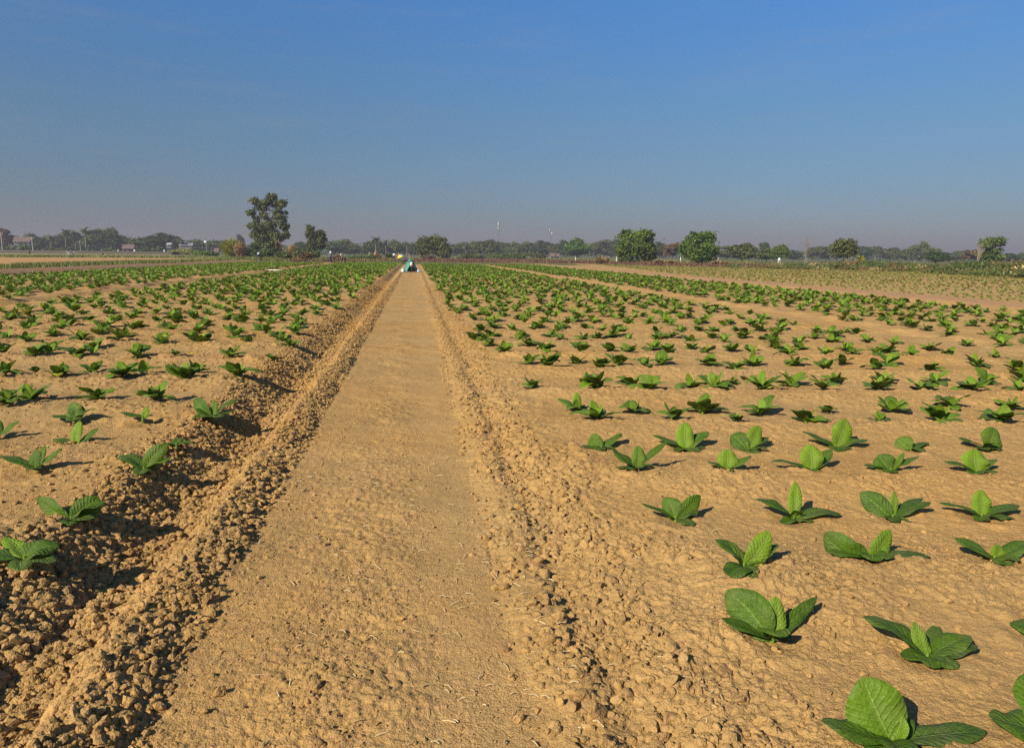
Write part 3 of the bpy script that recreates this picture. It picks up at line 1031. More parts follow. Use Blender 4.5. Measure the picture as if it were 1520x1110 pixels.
# labels by row and place in the row, counted from the track
rows = {}
for root, x, y in PLANTS:
    dd = vdist(x, y)
    side = "right" if x > 0 else "left"
    k = math.floor((dd - PAIR0 + PERIOD / 2) / PERIOD)
    h = 1 if dd > PAIR0 + PERIOD * k else 0
    rows.setdefault((side, 2 * k + h), []).append((abs(x * GR[0] + y * GR[1] - 0), root))
ORD = ["", "first", "second", "third", "fourth", "fifth", "sixth", "seventh", "eighth", "ninth", "tenth", "eleventh", "twelfth", "thirteenth", "fourteenth", "fifteenth",
       "sixteenth", "seventeenth", "eighteenth", "nineteenth", "twentieth"] + ["%d%s" % (i, {1: "st", 2: "nd", 3: "rd"}.get(i % 10, "th")) for i in range(21, 60)]
for side in ("right", "left"):
    for n_, key in enumerate(sorted(k for k in rows if k[0] == side), 1):
        for m_, (lat, root) in enumerate(sorted(rows[key], key=lambda a: a[0]), 1):
            if "label" not in root:
                root["label"] = "green tobacco plant %s of the track, %s row from the front, %s plant out" % (side, ORD[n_], ORD[m_])


# everything farther: one mass
far = MB()
LOD = [[combined(k, 4, 3) for k in range(26)], [combined(k, 3, 2) for k in range(26)]]
rest_ = allp[n_more:]
xs = np.array([a[0] for a in rest_])
ys = np.array([a[1] for a in rest_])
zs = height(xs, ys, np.full(xs.shape, .02))
for (x, y, dd), z in zip(rest_, zs):
    b = LOD[0 if dd < 32 else 1][int(q.integers(0, 26))]
    P = np.concatenate(b.v)
    a, sc = q.uniform(0, 6.28), q.uniform(.9, 1.2) * (1 if dd < 24 else 1.12)
    c, s = math.cos(a) * sc, math.sin(a) * sc
    V = np.stack([P[:, 0] * c - P[:, 1] * s + x, P[:, 0] * s + P[:, 1] * c + y, P[:, 2] * sc * 1.05 + z], 1)
    far.add(V, np.concatenate(b.f), np.clip(np.concatenate(b.t) + q.normal(.12, .12), 0, .98), np.concatenate(b.uv))
tag(far.build("tobacco_field", M_TOB), "the farther rows of green tobacco plants running together into the distance", "tobacco field", None, "stuff")

# pale seedlings of the sparse field beyond the bare bank
M_SEED = foliage("seedling_leaf", (.16, .23, .03), (.34, .38, .08), .25)
seeds = []
for kk in range(0, 150):
    dd = 24 + kk * .85
    rowoff = q.uniform(0, .55)
    for cc in range(0, 240):
        lat = 14 + cc * .55 + rowoff + q.normal(0, .13)
        d_ = dd + q.normal(0, .06)
        x = GF[0] * d_ + GR[0] * lat
        y = GF[1] * d_ + GR[1] * lat
        if lat > .70 * dd + 1.5 or x < 21.3:
            continue
        if q.random() < .12:
            continue
        seeds.append((x, y, dd))
sx, sy = np.array([s[0] for s in seeds]), np.array([s[1] for s in seeds])
ins = inpoly(sx, sy, P_YELLOW)
seeds = [s for s, i_ in zip(seeds, ins) if i_]
seeds.sort(key=lambda s: s[2])


def seedling(q, n=5, nv=3, nu=2):
    b = MB()
    a0 = q.uniform(0, 6)
    for k in range(n):
        L = q.uniform(.10, .17)
        P, fc, uvw, tt = leaf_arrays(L=L, W=L * .5, e0=R(q.uniform(25, 65)), droop=q.uniform(.3, 1), az=a0 + k * 2.4, nv=nv, nu=nu, pale=q.uniform(.2, .9), seed=int(q.integers(0, 9999)))
        b.add(P, fc, tt)
    return b


SP = [seedling(q) for k in range(12)]
SM = [b.mesh("seedling", M_SEED) for b in SP]
sz = height(np.array([s[0] for s in seeds]), np.array([s[1] for s in seeds]), np.full(len(seeds), .02))
for k, (x, y, dd) in enumerate(seeds[:300]):
    o = link("seedling", SM[int(q.integers(0, 12))], None, (x, y, sz[k]))
    o.rotation_euler.z = q.uniform(0, 6.28)
    sc = q.uniform(.8, 1.3)
    o.scale = (sc, sc, sc)
    tag(o, "small pale seedling in the nearest rows of the sparse field right of the bare bank", "seedling", "pale seedlings nearest the bare bank")
sd = MB()
for (x, y, dd), z in zip(seeds[300:], sz[300:]):
    b = SP[int(q.integers(0, 12))]
    P = np.concatenate(b.v)
    a, sc = q.uniform(0, 6.28), q.uniform(.9, 1.5)
    c, s = math.cos(a) * sc, math.sin(a) * sc
    sd.add(np.stack([P[:, 0] * c - P[:, 1] * s + x, P[:, 0] * s + P[:, 1] * c + y, P[:, 2] * sc + z], 1), np.concatenate(b.f), np.clip(np.concatenate(b.t) + q.normal(0, .15), 0, 1))
tag(sd.build("seedling_field", M_SEED), "farther pale seedlings of the sparse field in front of the scrub", "seedling field", None, "stuff")

# one yellowed leaf on the soil between the left rows
p = ground(281, 533, .14)
P, fc, uvw, tt = leaf_arrays(L=.12, W=.075, e0=.35, droop=.5, az=.6, nv=8, nu=6, pale=1.9, base=(0, 0, .0))
o = MB().add(P, fc, tt, uvw).build("fallen_leaf", M_TOB, None, True, (p[0], p[1], ground_z(p[0], p[1]) + .02))
tag(o, "single yellow leaf lying on the soil between the left rows", "leaf")

# every plant stands in a small dug and watered hollow: the soil there is lower, ringed and a little darker
vz = np.empty(len(gv) * 3, np.float32)
gme.vertices.foreach_get("co", vz)
vz = vz.reshape(-1, 3)
near = np.where((np.hypot(gx, gy) < 26) & (gy > 1))[0]
near = near[np.argsort(gy[near])]
ny_ = gy[near]
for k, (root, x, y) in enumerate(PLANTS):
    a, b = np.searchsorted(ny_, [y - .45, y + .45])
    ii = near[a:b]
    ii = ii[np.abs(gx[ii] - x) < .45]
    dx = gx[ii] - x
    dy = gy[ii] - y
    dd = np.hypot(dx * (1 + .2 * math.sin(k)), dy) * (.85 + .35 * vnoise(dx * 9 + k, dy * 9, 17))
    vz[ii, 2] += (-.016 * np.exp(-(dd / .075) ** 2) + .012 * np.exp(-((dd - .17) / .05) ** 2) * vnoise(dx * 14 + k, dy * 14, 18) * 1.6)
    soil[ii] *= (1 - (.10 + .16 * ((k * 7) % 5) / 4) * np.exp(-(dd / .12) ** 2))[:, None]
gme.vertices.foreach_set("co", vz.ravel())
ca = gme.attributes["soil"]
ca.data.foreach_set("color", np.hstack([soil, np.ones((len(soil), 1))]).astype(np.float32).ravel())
gme.update()
# ------------------------------------------------------------------ trees
M_BARK = plain("bark", (.16, .12, .085), .9, scale=9, bump=.6)
M_PALEBARK = plain("pale_bark", (.46, .40, .31), .85, scale=7, bump=.4)
M_PALMBARK = plain("palm_bark", (.20, .17, .13), .9, scale=8, bump=.4)
M_DRYBARK = plain("dry_bark", (.30, .235, .16), .9, scale=8, bump=.4)
M_DARKLEAF = foliage("dark_foliage", (.030, .058, .016), (.095, .145, .036))
M_LEAF = foliage("green_foliage", (.050, .086, .018), (.165, .205, .050))
M_BRIGHT = foliage("bright_foliage", (.045, .095, .010), (.155, .250, .026))
M_OLIVE = foliage("olive_foliage", (.058, .080, .022), (.18, .205, .055))
M_BROWN = foliage("brown_foliage", (.10, .065, .03), (.26, .17, .075), .15)
M_LIME = foliage("lime_foliage", (.21, .24, .02), (.45, .44, .06))
M_DRY = foliage("dry_grass_blades", (.30, .21, .08), (.55, .42, .19), .15)
M_PALM = foliage("palm_foliage", (.035, .058, .018), (.13, .16, .05), .15)
M_RED = foliage("dead_stalks", (.085, .043, .026), (.20, .115, .062), .1)


def quads_at(mb, C, Nn, size, tint, q, slim=.62):
    n = len(C)
    Nn = Nn / (np.linalg.norm(Nn, axis=1)[:, None] + 1e-9)
    rv = q.normal(size=(n, 3))
    A = np.cross(Nn, rv)
    A /= np.linalg.norm(A, axis=1)[:, None] + 1e-9
    B = np.cross(Nn, A)
    sz = (size * q.uniform(.55, 1.35, n))[:, None]
    A, B = A * sz, B * sz * slim
    k = Nn * sz * .18
    V = np.stack([C - A, C - B + k, C + A, C + B + k], 1).reshape(-1, 3)
    mb.add(V, np.arange(4 * n).reshape(-1, 4), np.repeat(tint, 4))


def crown(mb, lobes, leaf, q, dens=1.0, spray=.33, up=.25):
    """lobes: (centre, radii). Leaves gather in clumps spread over each lobe's shell."""
    for c, rad_ in lobes:
        c, rad_ = np.array(c, float), np.array(rad_, float)
        rm = float(np.mean(rad_))
        m_ = max(7, int(26 * dens * (rm / 2.2) ** .5))
        for j_ in range(m_):
            d = q.normal(size=3)
            d[2] = d[2] * .9 + .1
            d /= np.linalg.norm(d)
            cc = c + d * rad_ * q.uniform(.3, 1.12) ** .6
            n = int(dens * 34 * q.uniform(.5, 1.5))
            sp = rm * spray * q.uniform(.6, 1.3)
            P = cc + q.normal(size=(n, 3)) * sp * np.array([1, 1, .62])
            tb = np.clip(q.normal(.45, .22), 0, 1)
            quads_at(mb, P, d[None] * .8 + q.normal(size=(n, 3)) * .75 + np.array([0, 0, up]), leaf, np.clip(tb + q.normal(0, .16, n), 0, 1), q)


def limbs(mb, base, top, r0_, lobes, q, tint=.5):
    base, top = np.array(base, float), np.array(top, float)
    L = np.linalg.norm(top - base)
    mid = (base + top) / 2 + q.normal(size=3) * L * .03
    mb.tube([base + (0, 0, -.1), base + (0, 0, .04 * L), mid, top], [r0_ * 1.5, r0_ * 1.05, r0_ * .8, r0_ * .5], 8, tint)
    for c, rad_ in lobes:
        c = np.array(c, float)
        f_ = q.uniform(.45, .95)
        s = base + (top - base) * f_
        k = (s + c) / 2 + q.normal(size=3) * .06 * L
        mb.tube([s, k, c + (0, 0, .3 * rad_[2])], [r0_ * .5, r0_ * .3, r0_ * .08], 6, tint)


def lobes_for(kind, W, D, H, q):
    """crown envelope for a tree of the given width, depth and height (base at the origin)"""
    L = []
    if kind == 'round':
        L.append(((0, 0, H * .55), (W * .36, D * .36, H * .34)))
        for k in range(7):
            a = k * .9 + q.uniform(0, .5)
            rr = q.uniform(.22, .34)
            L.append(((W * rr * math.cos(a), D * rr * math.sin(a), H * q.uniform(.38, .74)), (W * .2, D * .2, H * .18)))
        L.append(((W * q.uniform(-.12, .12), 0, H * .80), (W * .22, D * .22, H * .17)))
    elif kind == 'low':                                      # skirts that reach the ground
        L.append(((0, 0, H * .42), (W * .40, D * .40, H * .36)))
        for k in range(9):
            a = k * .7 + q.uniform(0, .4)
            rr = q.uniform(.26, .37)
            L.append(((W * rr * math.cos(a), D * rr * math.sin(a), H * q.uniform(.2, .72)), (W * .17, D * .17, H * .2)))
        for k in range(3):
            L.append(((W * q.uniform(-.25, .25), D * q.uniform(-.2, .2), H * .8), (W * .18, D * .18, H * .16)))
    elif kind == 'tall':
        for k in range(8):
            z = .28 + .085 * k
            a = k * 2.4
            rr = q.uniform(.1, .24)
            L.append(((W * rr * math.cos(a), D * rr * math.sin(a), H * z), (W * .27, D * .27, H * .12)))
    elif kind == 'umbrella':
        for k in range(8):
            a = k * .8
            rr = q.uniform(.15, .36)
            L.append(((W * rr * math.cos(a), D * rr * math.sin(a), H * q.uniform(.62, .86)), (W * .22, D * .22, H * .11)))
    elif kind == 'airy':
        for k in range(10):
            a = k * 2.4
            rr = q.uniform(.15, .4)
            L.append(((W * rr * math.cos(a), D * rr * math.sin(a), H * q.uniform(.35, .92)), (W * .15, D * .15, H * .09)))
    return L


def tree_meshes(kind, W, D, H, mleaf, mbark, leaf, seed, dens=1.0, trunk_r=None, lobes=None, trunk_top=.7):
    q = np.random.default_rng(seed)
    L = lobes or lobes_for(kind, W, D, H, q)
    tb = MB()
    limbs(tb, (0, 0, 0), (0, 0, H * trunk_top), trunk_r or H * .022, L, q)
    cb = MB()
    crown(cb, L, leaf, q, dens)
    return tb.mesh("trunk", mbark), cb.mesh("crown", mleaf, False)


def plant_tree(name, label, cat, px, dist, meshes, scale=(1, 1, 1), group=None, rz=0.0, z=None):
    p = at(px, dist)
    zz = ground_z(p[0], p[1]) if dist < 200 else 0.0
    root = thing(name, label, cat, (p[0], p[1], zz - .05), group, rz)
    root.scale = scale
    link("trunk", meshes[0], root)
    link("crown", meshes[1], root)
    return root


# unit trees (height 10, width 10) that the far ones share, each scaled to its own outline
UNIT = {}
for k, (kind, ml, mb_) in {'round': ('round', M_LEAF, M_BARK), 'dark': ('round', M_DARKLEAF, M_BARK), 'olive': ('round', M_OLIVE, M_BARK), 'tall': ('tall', M_LEAF, M_PALEBARK),
                           'airy': ('airy', M_OLIVE, M_PALEBARK), 'umbrella': ('umbrella', M_DARKLEAF, M_BARK), 'brown': ('airy', M_BROWN, M_BARK), 'bright': ('round', M_BRIGHT, M_BARK),
                           'talld': ('tall', M_DARKLEAF, M_BARK)}.items():
    UNIT[k] = [tree_meshes(kind, 10, 10, 10, ml, mb_, .55, 300 + 7 * len(UNIT) + j, .8) for j in range(3)]


def palm_meshes(seed):
    q = np.random.default_rng(seed)
    tb = MB()
    lean = q.uniform(-.6, .6, 2)
    pts = [(lean[0] * (z / 9) ** 2, lean[1] * (z / 9) ** 2, z) for z in np.linspace(-.1, 8.6, 7)]
    tb.tube(pts, [.24, .2, .17, .16, .15, .14, .13], 8, .5)
    cb = MB()
    top = np.array(pts[-1])
    for k in range(22):
        a = k * 2.399
        e = R(q.uniform(-35, 72))
        L = q.uniform(2.2, 2.9)
        p = top.copy()
        prev = None
        vs, ff = [], []
        m_ = 7
        for i in range(m_ + 1):
            v = i / m_
            w = .34 * math.sin(math.pi * min(1, v * .85 + .12)) + .04
            lat = np.array([-math.sin(a), math.cos(a), 0]) * w
            dn = np.array([0, 0, -w * .75])
            vs += [p + lat + dn, p, p - lat + dn]
            ee = e - 1.5 * v
            p = p + np.array([math.cos(a) * math.cos(ee), math.sin(a) * math.cos(ee), math.sin(ee)]) * L / m_
        for i in range(m_):
            ff += [[3 * i, 3 * i + 1, 3 * i + 4, 3 * i + 3], [3 * i + 1, 3 * i + 2, 3 * i + 5, 3 * i + 4]]
        cb.add(vs, ff, np.clip(q.normal(.5, .25), 0, 1))
    return tb.mesh("trunk", M_PALMBARK), cb.mesh("crown", M_PALM, False)


PALMS = [palm_meshes(700 + j) for j in range(4)]


def bare_meshes(H, W, seed, ml=M_BROWN):
    q = np.random.default_rng(seed)
    tb = MB()
    cb = MB()
    for s in range(3):
        x = q.uniform(-.1, .1) * W
        top = np.array([x + q.normal(0, .08) * W, q.normal(0, .1) * W, H * q.uniform(.8, 1)])
        tb.tube([(x, 0, -.1), (x * 1.2, 0, H * .3), top], [H * .011, H * .008, H * .003], 6, .5)
        for k in range(9):
            f_ = q.uniform(.3, .95)
            b = np.array([x, 0, 0]) * (1 - f_) + top * f_
            e_ = b + np.array([q.normal(0, .22) * W, q.normal(0, .22) * W, H * q.uniform(.08, .2)])
            tb.tube([b, (b + e_) / 2 + (0, 0, -.02 * H), e_], [H * .006, H * .004, H * .0015], 5, .5)
            P = e_ + q.normal(size=(9, 3)) * W * .07
            quads_at(cb, P, q.normal(size=(9, 3)), .010 * H, q.random(9), q)
    return tb.mesh("trunk", M_DRYBARK), cb.mesh("crown", ml, False)


# --- trees that stand out
big_l = [((x, .35 * math.sin(x * 3), z), (r_, r_ * 1.1, h_)) for x, z, r_, h_ in [(1.2, 13.6, 1.0, 0.8), (-3.0, 12.6, 0.9, 0.7), (0.2, 12.5, 1.4, 0.9), (4.0, 12.2, 1.0, 0.7), (2.4, 12.0, 1.0, 0.8), (-1.6, 11.4, 1.5, 0.9), (-4.2, 9.9, 0.9, 0.8), (2.6, 10.5, 1.1, 0.8), (4.6, 10.2, 0.5, 0.4), (3.2, 8.8, 1.5, 1.0), (-0.8, 9.4, 0.9, 0.7), (-2.8, 8.6, 0.8, 0.6), (-2.6, 6.7, 1.6, 1.0), (-4.3, 7.2, 0.6, 0.5), (0.5, 7.4, 1.5, 1.0), (3.9, 7.0, 1.1, 0.9), (4.3, 5.2, 0.95, 0.9), (-1.2, 4.9, 1.7, 1.1), (-3.2, 5.2, 1.1, 0.9), (1.5, 5.2, 1.4, 1.0), (3.0, 4.6, 1.0, 0.8), (0.3, 2.6, 1.8, 1.3), (-2.2, 3.3, 1.5, 1.1)]]
plant_tree("tree", "tallest tree, grey-green with sky gaps, standing above the scrub left of the track", "tree", 399, 178, tree_meshes('x', 9, 8, 14, M_OLIVE, M_BARK, .25, 11, 1.05, .32, big_l), (.92, .95, 1.04))
two_l = [((-1.3, 0, 7.2), (1.1, 1.1, 1.1)), ((-1.6, 0, 5.4), (1.3, 1.2, 1.0)), ((1.5, 0, 5.9), (1.5, 1.3, 1.0)), ((1.9, .2, 4.4), (1.6, 1.4, 1.1)), ((-.6, 0, 3.7), (1.8, 1.6, 1.2)), ((.9, -.2, 3.0), (1.9, 1.7, 1.0)), ((-1.3, 0, 2.2), (1.6, 1.5, 1.0))]
plant_tree("tree", "two-lobed tree with a pale trunk right of the tallest tree", "tree", 468, 196, tree_meshes('x', 7, 6, 8, M_LEAF, M_PALEBARK, .26, 12, 1.2, .2, two_l), (.80, .85, 1.0))
wide_l = [((-3.9, 0, 4.7), (1.9, 2, 1.7)), ((-1.6, -.4, 5.2), (2.0, 2, 1.6)), ((1.2, 0, 5.9), (2.2, 2.2, 1.6)), ((3.4, .2, 4.9), (2.0, 2, 1.6)), ((5.2, 0, 3.2), (1.5, 1.7, 1.6)), ((2.8, -.5, 2.6), (2.2, 2, 1.7)), ((-3.4, -.4, 2.7), (1.9, 2, 1.6)), ((.2, 0, 3.2), (2.2, 2, 1.8)), ((4.6, -.2, 1.5), (1.5, 1.6, 1.1))]
plant_tree("tree", "broad dark-green double tree behind the right side of the green tarpaulin", "tree", 643, 236, tree_meshes('x', 12, 9, 7, M_OLIVE, M_BARK, .34, 13, 1.1, .25, wide_l), (.84, .9, .98))
plant_tree("tree", "left of the two bright green bushy trees at the far field edge", "tree", 946, 163, tree_meshes('low', 8.2, 7.5, 7.2, M_BRIGHT, M_BARK, .27, 14, 1.3, .22), (1.02, 1, 1.0))
plant_tree("tree", "right of the two bright green bushy trees, with a flatter top", "tree", 1037, 157, tree_meshes('low', 7.4, 7, 6.6, M_BRIGHT, M_BARK, .27, 19, 1.3, .22), (.98, 1, 1.0))
plant_tree("tree", "dark tree with a clean white trunk rising from the scrub", "tree", 1253, 148, tree_meshes('umbrella', 5.6, 5, 5.2, M_OLIVE, M_PALEBARK, .24, 16, 1.2, .11, [((-.9, 0, 4.1), (1.1, 1.1, .9)), ((.9, 0, 4.3), (1.2, 1.1, .8)), ((.1, 0, 3.4), (1.6, 1.4, .9)), ((-1.5, 0, 3.2), (.9, .9, .8)), ((1.4, 0, 3.2), (1, 1, .8)), ((.2, 0, 2.5), (1.4, 1.2, .6))]), (.95, 1, 1.0))
lay_l = [((.2, 0, 5.4), (1.9, 1.5, .45)), ((1.3, 0, 4.8), (1.1, 1.2, .4)), ((-.8, 0, 4.6), (1.2, 1.2, .5)), ((.6, 0, 3.5), (1.2, 1.2, .6)), ((.2, 0, 2.2), (2.0, 1.7, .8)), ((1.6, 0, 2.0), (1.1, 1.2, .6))]
plant_tree("tree", "layered flat-topped tree standing near the right edge of the scrub", "tree", 1469, 142, tree_meshes('x', 5, 5, 5.6, M_LEAF, M_BARK, .25, 17, 1.2, .13, lay_l), (.9, 1, .94))
plant_tree("tree", "bare pale tree with thin upright twigs left of the layered tree", "tree", 1452, 140, bare_meshes(5.4, 2.4, 21, M_DRY), (1, 1, 1))
plant_tree("tree", "leafless slender tree standing alone above the middle of the scrub", "tree", 1196, 165, bare_meshes(6.0, 3.0, 22), (1, 1, 1))

# --- the far line of trees: (column, top row, width, distance, kind, label)
FAR = [
    (2, 340, 16, 430, 'talld', "dark tree cut by the left edge of the far tree line"),
    (15, 343, 24, 400, 'brown', "thin brownish tree beside the white pole at the far left"),
    (45, 347, 13, 440, 'round', "small tree showing over the red roof's right end"),
    (60, 353, 20, 420, 'dark', "low dark tree right of the second white pole"),
    (70, 352, 18, 450, 'round', "green tree between the second pole and the first palm"),
    (87, 350, 18, 430, 'olive', "olive tree between the first two palms"),
    (108, 345, 20, 440, 'tall', "tall tree right of the taller thin palm"),
    (117, 348, 14, 410, 'talld', "slim dark tree beside the thin leaning pole"),
    (136, 350, 20, 400, 'round', "green tree under the stoutest palm"),
    (147, 343, 32, 420, 'dark', "large dark tree in the left tree line"),
    (161, 339, 24, 460, 'olive', "brown-topped tree, highest of the left line after the palms"),
    (170, 347, 20, 410, 'talld', "dark tree at the right end of the tall left clump"),
    (182, 351, 26, 430, 'dark', "rounded dark tree left of the white gable"),
    (207, 353, 26, 400, 'round', "rounded green tree right of the white gable"),
    (229, 351, 24, 390, 'dark', "dark round tree left of the white roof building"),
    (246, 348, 30, 420, 'dark', "domed tree above the white roof building"),
    (260, 356, 14, 430, 'olive', "small tree right of the white roof building"),
    (292, 357, 20, 430, 'tall', "grey-green tree left of the white water tank"),
    (317, 357, 28, 450, 'round', "grey-green tree right of the white water tank"),
    (339, 358, 14, 430, 'dark', "dark tree peeping out left of the yellow reed clump"),
    (358, 351, 10, 460, 'talld', "dark tree tip above the yellow reed clump"),
    (448, 360, 18, 420, 'dark', "dark far tree between the tallest and the two-lobed tree"),
    (496, 358, 26, 420, 'round', "far green tree right of the two-lobed tree"),
    (512, 357, 20, 450, 'tall', "far tree with a small peak left of the gap"),
    (527, 362, 18, 430, 'round', "lower far tree sloping down to the gap"),
    (545, 365, 16, 420, 'dark', "dark far tree at the right side of the gap"),
    (553, 358, 18, 440, 'olive', "far tree just left of the middle palm"),
    (566, 360, 16, 430, 'talld', "far tree between the two middle palms"),
    (586, 358, 20, 440, 'round', "far tree above the person in white"),
    (600, 361, 16, 460, 'olive', "far tree above the yellow umbrella"),
    (614, 362, 14, 450, 'tall', "far tree left of the broad double tree"),
    (676, 363, 18, 470, 'round', "far tree just right of the broad double tree"),
    (688, 361, 20, 500, 'tall', "far bluish tree, second right of the broad double tree"),
    (704, 360, 22, 520, 'round', "far bluish tree left of the brownish one"),
    (722, 358, 30, 420, 'olive', "brownish-green far tree left of the tall mast"),
    (744, 360, 20, 510, 'dark', "far tree right behind the tall mast"),
    (764, 361, 22, 500, 'round', "far tree right of the tall mast"),
    (784, 361, 22, 520, 'tall', "far tree midway between the two masts"),
    (806, 359, 26, 500, 'dark', "dark far tree left of the shorter mast"),
    (824, 363, 16, 480, 'olive', "far tree behind the white hut"),
    (838, 359, 16, 470, 'talld', "slim far tree right of the white hut"),
    (856, 355, 26, 380, 'bright', "brighter round tree midway between the hut and the bright trees"),
    (878, 361, 20, 480, 'olive', "greyish far tree right of the brighter round tree"),
    (897, 358, 24, 500, 'tall', "far tree with an upright crown left of the bright trees"),
    (914, 357, 14, 480, 'talld', "pointed far tree just left of the bright trees"),
    (979, 361, 18, 420, 'dark', "dark far tree just right of the left bright tree"),
    (996, 362, 22, 300, 'brown', "brownish thin tree between the two bright trees"),
    (1066, 366, 22, 420, 'airy', "grey thin tree right of the right bright tree"),
    (1080, 371, 16, 430, 'round', "low far tree left of the rounded brown-green tree"),
    (1102, 363, 30, 240, 'olive', "rounded brown-green tree on a short trunk left of the scrub"),
    (1122, 371, 16, 430, 'dark', "low bluish far tree behind the scrub's left end"),
    (1135, 361, 12, 400, 'umbrella', "small dark umbrella-shaped tree on the skyline"),
    (1138, 370, 24, 260, 'round', "green bushy tree below the umbrella-shaped tree"),
    (1159, 364, 18, 240, 'bright', "green tree above the white round tank"),
    (1178, 373, 18, 420, 'dark', "low far tree left of the leafless slender tree"),
    (1210, 366, 20, 430, 'olive', "far tree just right of the leafless slender tree"),
    (1226, 368, 16, 430, 'dark', "far dark tree, second right of the leafless tree"),
    (1240, 364, 18, 300, 'airy', "thin sloping tree joined to the white-trunked tree's left"),
    (1281, 367, 24, 480, 'dark', "bluish far tree right of the white-trunked tree"),
    (1300, 367, 20, 500, 'umbrella', "flat-topped bluish far tree on the right skyline"),
    (1322, 369, 26, 490, 'olive', "low bluish far tree right of the flat-topped one"),
    (1345, 371, 22, 470, 'round', "low far tree left of the high bluish clump"),
    (1358, 366, 18, 430, 'tall', "left tree of the high bluish clump on the right"),
    (1369, 361, 16, 430, 'round', "highest tree of the bluish clump on the right"),
    (1389, 374, 26, 230, 'dark', "dark green bushy tree standing in the scrub's right half"),
    (1386, 369, 16, 450, 'round', "far tree peeping over the dark bushy tree"),
    (1409, 376, 18, 450, 'dark', "low bluish far tree right of the dark bushy tree"),
    (1424, 373, 18, 440, 'round', "far green tree left of the bare pale tree"),
    (1440, 372, 16, 300, 'brown', "brown thin tree left of the bare pale tree"),
    (1500, 377, 22, 420, 'dark', "low far tree right of the layered tree"),
    (1517, 376, 16, 430, 'round', "far tree at the right edge of the picture"),
]
G_FAR = "trees of the far line"
qf = np.random.default_rng(77)
for px, top, wpx, dist, kind, label in FAR:
    H = zof(px, top, dist) * 1.0
    W = wpx * dist / F * 1.18
    k = int(qf.integers(0, 3))
    s = W / 9.2
    plant_tree("tree", label, "tree", px, dist, UNIT[kind][k], (s, s * qf.uniform(.9, 1.1), H / 9.6), G_FAR, 0)
for px, top, wpx, dist, label in [
    (75, 348, 14, 400, "short palm, first from the left in the far line"),
    (98, 341, 14, 395, "tall thin-stemmed palm, second from the left"),
    (112, 345, 12, 400, "palm rising from the tall tree beside the thin palm"),
    (128, 338, 15, 390, "stoutest and highest palm left of the large dark tree"),
    (268, 354, 14, 400, "palm above the grey house roof"),
    (282, 357, 12, 410, "smaller palm right of the grey house roof"),
    (558, 351, 15, 400, "higher of the two middle palms left of the umbrella"),
    (573, 355, 13, 410, "lower of the two middle palms left of the umbrella"),
    (604, 358, 10, 430, "small palm above the green tarpaulin"),
    (692, 363, 12, 400, "pale-stemmed palm right of the broad double tree")]:
    H = zof(px, top, dist)
    s = wpx * dist / F / 3.7
    plant_tree("palm_tree", label, "palm tree", px, dist, PALMS[int(qf.integers(0, 4))], (s, s, H * 1.06 / 10.2), "palms of the far line", qf.uniform(0, 6))

# the wood behind that reads as one mass
OUT = np.array([(-500, 360), (-160, 352), (0, 354), (30, 353), (60, 358), (90, 355), (120, 355), (160, 352), (200, 361), (240, 358), (290, 363), (340, 361), (420, 365), (480, 365), (505, 363), (525, 366), (538, 370), (548, 367), (560, 364),
                (600, 366), (640, 366), (690, 367), (740, 366), (760, 366), (840, 365), (900, 364), (920, 366), (960, 369), (1000, 370), (1060, 372), (1080, 375), (1100, 374), (1150, 373), (1190, 374), (1250, 372), (1300, 371), (1340, 373), (1370, 371), (1400, 376), (1440, 379), (1480, 378), (1520, 381), (1700, 384), (2100, 386)])
wd = MB()
n = 26000
wp = qf.uniform(-480, 2080, n)
dd = qf.uniform(560, 680, n)
topy = np.interp(wp + qf.normal(0, 3, n), OUT[:, 0], OUT[:, 1]) + 5 * (vnoise(wp / 9, dd / 20, 3) - .45) * 1.3
C = np.array([at(a, b) for a, b in zip(wp, dd)])
ht = np.array([zof(a, b, c) for a, b, c in zip(wp, topy, dd)])
C[:, 2] = ht * (1 - qf.random(n) ** 1.5 * .95)
quads_at(wd, C, qf.normal(size=(n, 3)) + np.array([0, -.6, .5]), 1.15, np.clip(vnoise(wp / 7, C[:, 2] / 2, 9) + qf.normal(0, .15, n), 0, 1), qf)
tag(wd.build("woods", M_DARKLEAF, None, False), "hazy far-off wood behind the single trees, reading as one dark band", "woods", None, "stuff")

